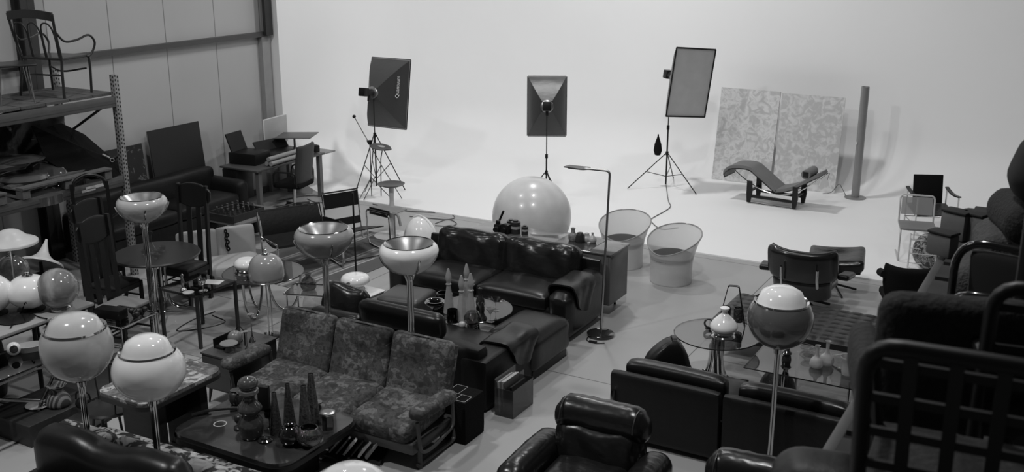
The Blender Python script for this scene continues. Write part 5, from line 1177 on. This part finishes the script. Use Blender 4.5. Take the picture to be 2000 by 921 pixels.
vs('small_turtle',487,856,z,sm([(0,0),(.04,0),(.05,.03),(.03,.06),(0,.07)],3),CERG,'small knobbly grey figure at the near left of the marble table','figurine',.9)
vs('ring_dish',518,860,z,[(0,0),(.05,0),(.06,.01),(.045,.022),(.03,.014),(.03,.03),(.01,.04),(0,.04)],CERD,'dark ringed dish near the front edge of the marble table','dish')
one('white_cup',B().lathe([(0,0),(.03,0),(.04,.09),(.036,.09),(.026,.01),(0,.01)],seg=20),CERL,G(482,812,z),0,'pale cup behind the egg shaped figure','cup')
one('goblet',B().lathe(sm([(0,0),(.03,0),(.006,.02),(.006,.08),(.035,.1),(.04,.15),(.036,.15),(.03,.11),(0,.1)],2),seg=20),DKG,G(527,835,z),0,'dark goblet beside the smoky jar','goblet')
one('leather_case',B().box((0,0,.11),(.1,.05,.22),bev=.008),BLK,G(517,800,z),R(20),'black leather case standing upright behind the smoky jar','case')
one('carved_stick',B().tube(smoothpts([(-.17,-.12,.012),(-.05,-.03,.03),(.08,.05,.025),(.2,.12,.012)],4),.014).tube([(-.14,-.06,.012),(-.06,.0,.012)],.008),WDD,G(425,805,z+.005),R(15),'dark carved stick lying at the left of the marble table','stick')
one('ring_inlay',B().lathe([(.045,0),(.055,0),(.055,.002),(.045,.002),(.045,0)],seg=32),mat('inlay_pale',.45,.4),G(430,827,.4205),0,'thin pale ring lying on the marble table','ring')
# magazines on the floor by the bottom dome lamp
t=thing('magazine_tray',G(697,888,.0),R(20),'dark tray on the floor holding magazines above the bottom edge','tray')
B().box((0,0,.02),(.5,.34,.02)).box((-.02,.17,.11),(.46,.015,.2),rot=(R(25),0,0)).done('tray',WDD,t)
for k in range(6): one('magazine',B().box((0,0,.0),(.012+.004*(k%3),.24,.17),rot=(0,R(38),0)),[PAPER,mat('grey_cover'),PAPER,mat('black_cover'),PAPER,mat('grey_cover')][k],Vector((-5.17-.12+.06*k,6.02+.02*k,.14)) if False else G(697,888,0)+Vector((-.14+.055*k,-.03+.012*k,.12)),R(10+6*k),['white magazine at the left of the floor tray','grey magazine second in the floor tray','white magazine in the middle of the floor tray','black magazine leaning in the floor tray','white magazine right of the black one in the floor tray','grey magazine at the right end of the floor tray'][k],'magazine','magazines in the floor tray')
# round glass table right, z=.56
z=.561
t=thing('onion_lamp',(-2.88,9.12,z),0,'white onion shaped glass lamp on chrome rings on the round glass table','table lamp')
B().lathe(sm([(.09,.06),(.125,.085),(.13,.12),(.1,.17),(.055,.215),(.03,.24),(.025,.26),(.045,.285),(.04,.3),(0,.3)]),seg=44).done('lamp_shade',OPAL,t); B().lathe([(0,0),(.105,0),(.115,.012),(.1,.03),(.09,.035),(.11,.05),(.1,.062),(0,.062)],seg=40).done('base',CHR,t)
one('ring_glass',B().lathe([(.035,0),(.045,.0),(.05,.02),(.045,.04),(.035,.04),(.03,.02),(.035,0)],rot=(R(70),0,R(30)),c=(0,0,.05),seg=24).lathe([(0,0),(.03,0),(.03,.01),(0,.01)]),DKG,G(1383,640,z),0,'dark glass ring on a small foot left of the onion lamp','ornament')
t=thing('bottle_carrier',(-2.9,9.42,z),R(15),'tall wire carrier with two woven metal cups behind the onion lamp','carrier')
for y in (-.06,.06): B().tube(fillet([(-.13,y*.8,.0),(-.05,y*.3,.42),(.05,y*.3,.42),(.13,y*.8,0)],.02),.004,seg=6).done('wire_frame',BLK,t)
for x in (-.06,.06): B().lathe([(0,.06),(.045,.06),(.048,.2),(.042,.2),(.04,.07),(0,.07)],c=(x,0,0),seg=24).done('cup',mat('woven_metal',.06,.4,.6,bump=.8,bscale=60),t)
# glass coffee table, z=.426
z=.427
vase=sm([(0,0),(.04,0),(.055,.03),(.045,.07),(.016,.10),(.014,.17),(.022,.19),(.018,.19)],4)
vs('glass_vase',1594,716,z,vase,ICE,'thick clear glass vase with slim neck, left one on the coffee table','vase',1.12,'slim necked glass vases'); vs('glass_vase',1614,711,z,vase,ICE,'thick clear glass vase with slim neck, right and taller one','vase',1.22,'slim necked glass vases')
vs('glass_vase',1635,722,z,sm([(0,0),(.035,0),(.055,.04),(.06,.08),(.04,.12),(.045,.14)],3),GLA,'round clear glass vase right of the slim necked ones','vase',1.0)
vs('glass_vase',1655,730,z,sm([(0,0),(.05,0),(.055,.1),(.07,.16),(.065,.16),(.045,.02)],3),ICE,'flared thick glass vase beside the tall tumbler','vase',1.0)
vs('tall_tumbler',1681,735,z,[(0,0),(.055,0),(.062,.24),(.055,.24),(.048,.03),(0,.03)],ICE,'tall clear tumbler at the right end of the glass coffee table','tumbler',1.0)
for k,(px,py) in enumerate(((1575,684),(1578,702),(1592,690))): vs('glass_bowl',px,py,z,[(0,0),(.03,0),(.06,.03),(.065,.045),(.06,.045),(.03,.01),(0,.01)],GLA,['small clear bowl at the back left of the glass coffee table','small clear bowl in front at the left of the coffee table','small clear bowl behind the left slim vase'][k],'bowl',group='small clear bowls on the coffee table')
one('pale_leaf',B().sheet(lambda u,v:((u-.5)*.16,(v-.5)*.05*(1-abs(2*u-1)**2)+.03*u,.05+.06*u),8,4,.006),CERL,G(1640,708,z),R(-20),'pale leaf shaped glass dish tilted among the vases','dish')
one('dark_figure',B().lathe(sm([(0,0),(.045,0),(.035,.05),(.05,.07),(.02,.1),(.035,.15),(.02,.2),(0,.21)],2),seg=16),CERD,G(1536,702,z),0,'dark twisted figure at the left end of the glass coffee table','figurine')
t=thing('demijohn',(-2.33,9.12,0),0,'round dark woven demijohn standing under the glass coffee table','bottle')
B().lathe(sm([(0,0),(.1,.005),(.165,.09),(.17,.17),(.13,.27),(.05,.33)]),seg=36).done('body',ramp_mat('demijohn_weave',[(0,.006),(.5,.02),(1,.07)],26,.4,'noise',4,1,bump=.8),t); B().lathe([(.05,.32),(.04,.35),(.045,.37),(0,.37)],seg=20).done('neck',CERD,t)
# ================================================================ RACK ON THE RIGHT WITH STACKED CHAIRS
t=thing('pallet_rack',(-.2,4.9,0),0,'dark pallet rack on the right carrying stacked chairs','rack')
RB=mat('rack_right_paint',.06,.5,var=.1)
for y in (-2.75,3.1):
    for x in (-.53,.53): B().box((x,y,1.16),(.07,.07,2.32),bev=.005).done('post',RB,t)
for x in (-.56,.56):
    b=B().box((x,.2,2.28),(.05,6.0,.13),bev=.006); b.done('beam',RB,t)
b=B()
for y in (.55,1.2,2.2,2.8): b.box((-.588,y,2.29),(.004,.05,.05))
b.done('slots',BLK,t)
b=B()
for k in range(19): b.box((.02,-2.7+.32*k,2.355),(1.1,.25,.022))
b.done('deck',mat('deck_dark',.02,.8,var=.3),t)
ZD=2.368
DKW=mat('stacked_chair_wood',.006,.45); DKC=mat('stacked_cloth',.022,.9,bump=.5,bscale=40,var=.3,vscale=50)
def grid_chair(loc,rz,label,bars=(4,4),w=.54,rot=None,arms=True):
    t=thing('grid_back_chair',loc,rz,label,'chair','dark grid backed armchairs stacked on the right rack')
    if rot: t.rotation_euler=rot
    B().tube(fillet([(-w/2,.26,.02),(-w/2,.22,.45),(-w/2,.32,.92),(w/2,.32,.92),(w/2,.22,.45),(w/2,.26,.02)],.09),.022,seg=10).done('back_frame',DKW,t)
    for k in range(bars[0]): x=-w/2+w*(k+1)/(bars[0]+1); B().box((x,.28,.68),(.035,.014,.46),rot=(R(-11),0,0)).done('back_slat',DKW,t)
    for k in range(bars[1]): z=.5+.42*(k+.5)/bars[1]; B().box((0,.272+(z-.68)*.2,z),(w,.014,.025)).done('back_rail',DKW,t)
    B().cush((0,-.02,.43),(w,.48,.05),.02,n=5).done('seat',DKC,t)
    for k in (-1,1):
        B().cyl((k*w/2,-.24,0),(k*w/2,-.24,.43),.018).done('leg',DKW,t)
        if arms: B().tube(fillet([(k*w/2,.27,.66),(k*(w/2+.03),.1,.68),(k*(w/2+.03),-.24,.66),(k*w/2,-.24,.43)],.07),.018,seg=8).done('armrest',DKW,t)
    return t
grid_chair((-.20,2.95,ZD),R(184),'dark grid backed armchair nearest the camera at the bottom right')
grid_chair((.02,3.62,ZD),R(188),'dark grid backed armchair behind the nearest one on the rack',(3,3),.56)
t=thing('padded_armchair',(-.38,3.72,ZD-.0),R(196),'dark cloth covered armchair with rounded back left of the grid backed chairs','armchair')
B().cush((0,.22,.55),(.52,.14,.5),.13,n=10,rot=(R(-8),0,0)).done('backrest',DKC,t); B().cush((0,-.05,.36),(.52,.5,.14),.06).done('seat',DKC,t)
for k in (-1,1):
    B().cush((k*.25,-.02,.42),(.1,.48,.2),.05).done('armrest',DKC,t)
    for y in (-.22,.2): B().cyl((k*.2,y,0),(k*.2,y,.3),.018).done('leg',DKW,t)
# bentwood loop chairs further back
for (x,y,lb) in ((-.16,5.35,'grey seated chair with a black bent tube loop, farther of the two on the rack'),(-.10,4.55,'grey seated chair with a black bent tube loop, nearer of the two on the rack')):
    t=thing('loop_chair',(x,y,ZD),R(170),lb,'chair','black loop framed chairs on the right rack')
    B().tube(fillet([(-.34,.2,.0),(-.34,.2,.3),(-.2,.2,.5),(.34,.2,.52),(.34,.2,0)],.16,8),.02,seg=10).done('loop_frame',mat('loop_black',.008,.15,coat=.6),t)
    B().cush((0,.16,.33),(.56,.06,.30),.03,n=6,rot=(R(-10),0,0)).done('backrest',mat('loop_seat_grey',.04,.6),t)
    B().cush((0,-.1,.2),(.56,.5,.06),.03).done('seat',mat('loop_seat_grey'),t)
    for k in (-1,1): B().cyl((k*.26,-.3,0),(k*.26,-.3,.2),.015).done('leg',mat('loop_black'),t)
# upholstered blocks with dark caps, blankets, dark cushion
for k,(px,py,w_,h_,lb) in enumerate(((1868,436,.17,.17,'grey block with a dark cap at the far end of the right rack'),(1900,440,.17,.17,'grey block with a dark cap beside the folded blankets'),(1842,466,.16,.13,'small grey block with a dark cap, nearest the wicker ball'))):
    p=G(px,py,ZD+.1); t=thing('capped_block',(p.x,p.y,ZD),R(-25),lb,'block','grey blocks with dark caps on the right rack')
    B().box((0,0,h_/2),(w_,.1,h_),bev=.01).done('body',mat('block_grey',.12,.7,var=.2),t); B().cush((0,0,h_+.012),(w_*1.05,.11,.025),.012,n=3).done('cap',mat('cap_dark',.01,.7),t)
BLA=mat('blanket_grey',.045,.95,bump=.8,bscale=60,var=.25,vscale=30)
for k,(z0,w_,lb) in enumerate(((ZD+.10,.62,'bottom grey folded blanket of the pile on the right rack'),(ZD+.30,.54,'middle grey folded blanket of the pile on the right rack'),(ZD+.48,.46,'top dark folded blanket of the pile on the right rack'))):
    one('folded_blanket',B().cush((0,0,0),(w_,.5,.2),.09,.02,n=10,fn=wrink(.01,5,k)),BLA if k<2 else mat('blanket_dark',.012,.95,bump=.6,bscale=60),(-.30+.04*k,6.0,z0),R(10*k),lb,'blanket','folded blankets on the right rack')
one('dark_cushion',B().cush((0,0,0),(.44,.3,.34),.12,.02,n=8,rot=(0,R(18),0)),mat('cushion_black',.008,.9),(-.17,5.9,ZD+.74),R(20),'black cushion topping the pile at the right edge','cushion')
# dark slab leaning at the far right
one('tall_dark_panel',B().box((0,0,.62),(.06,.9,1.24),bev=.02),mat('panel_black',.006,.6),(-.06,4.0,ZD),R(-12),'tall dark padded panel at the right edge of the picture','panel')
# dark leather seats at the near edge of the rack
for k,(x,y,w_,lb) in enumerate(((-.46,2.9,.42,'black leather bolster at the near edge of the right rack'),(-.66,3.25,.34,'small black leather bolster behind the near one on the right rack'))):
    one('leather_bolster',B().cush((0,0,.12),(w_,.3,.24),.11,n=10),LEAM,(x,y,ZD),R(12),lb,'bolster','leather bolsters on the rack edge')
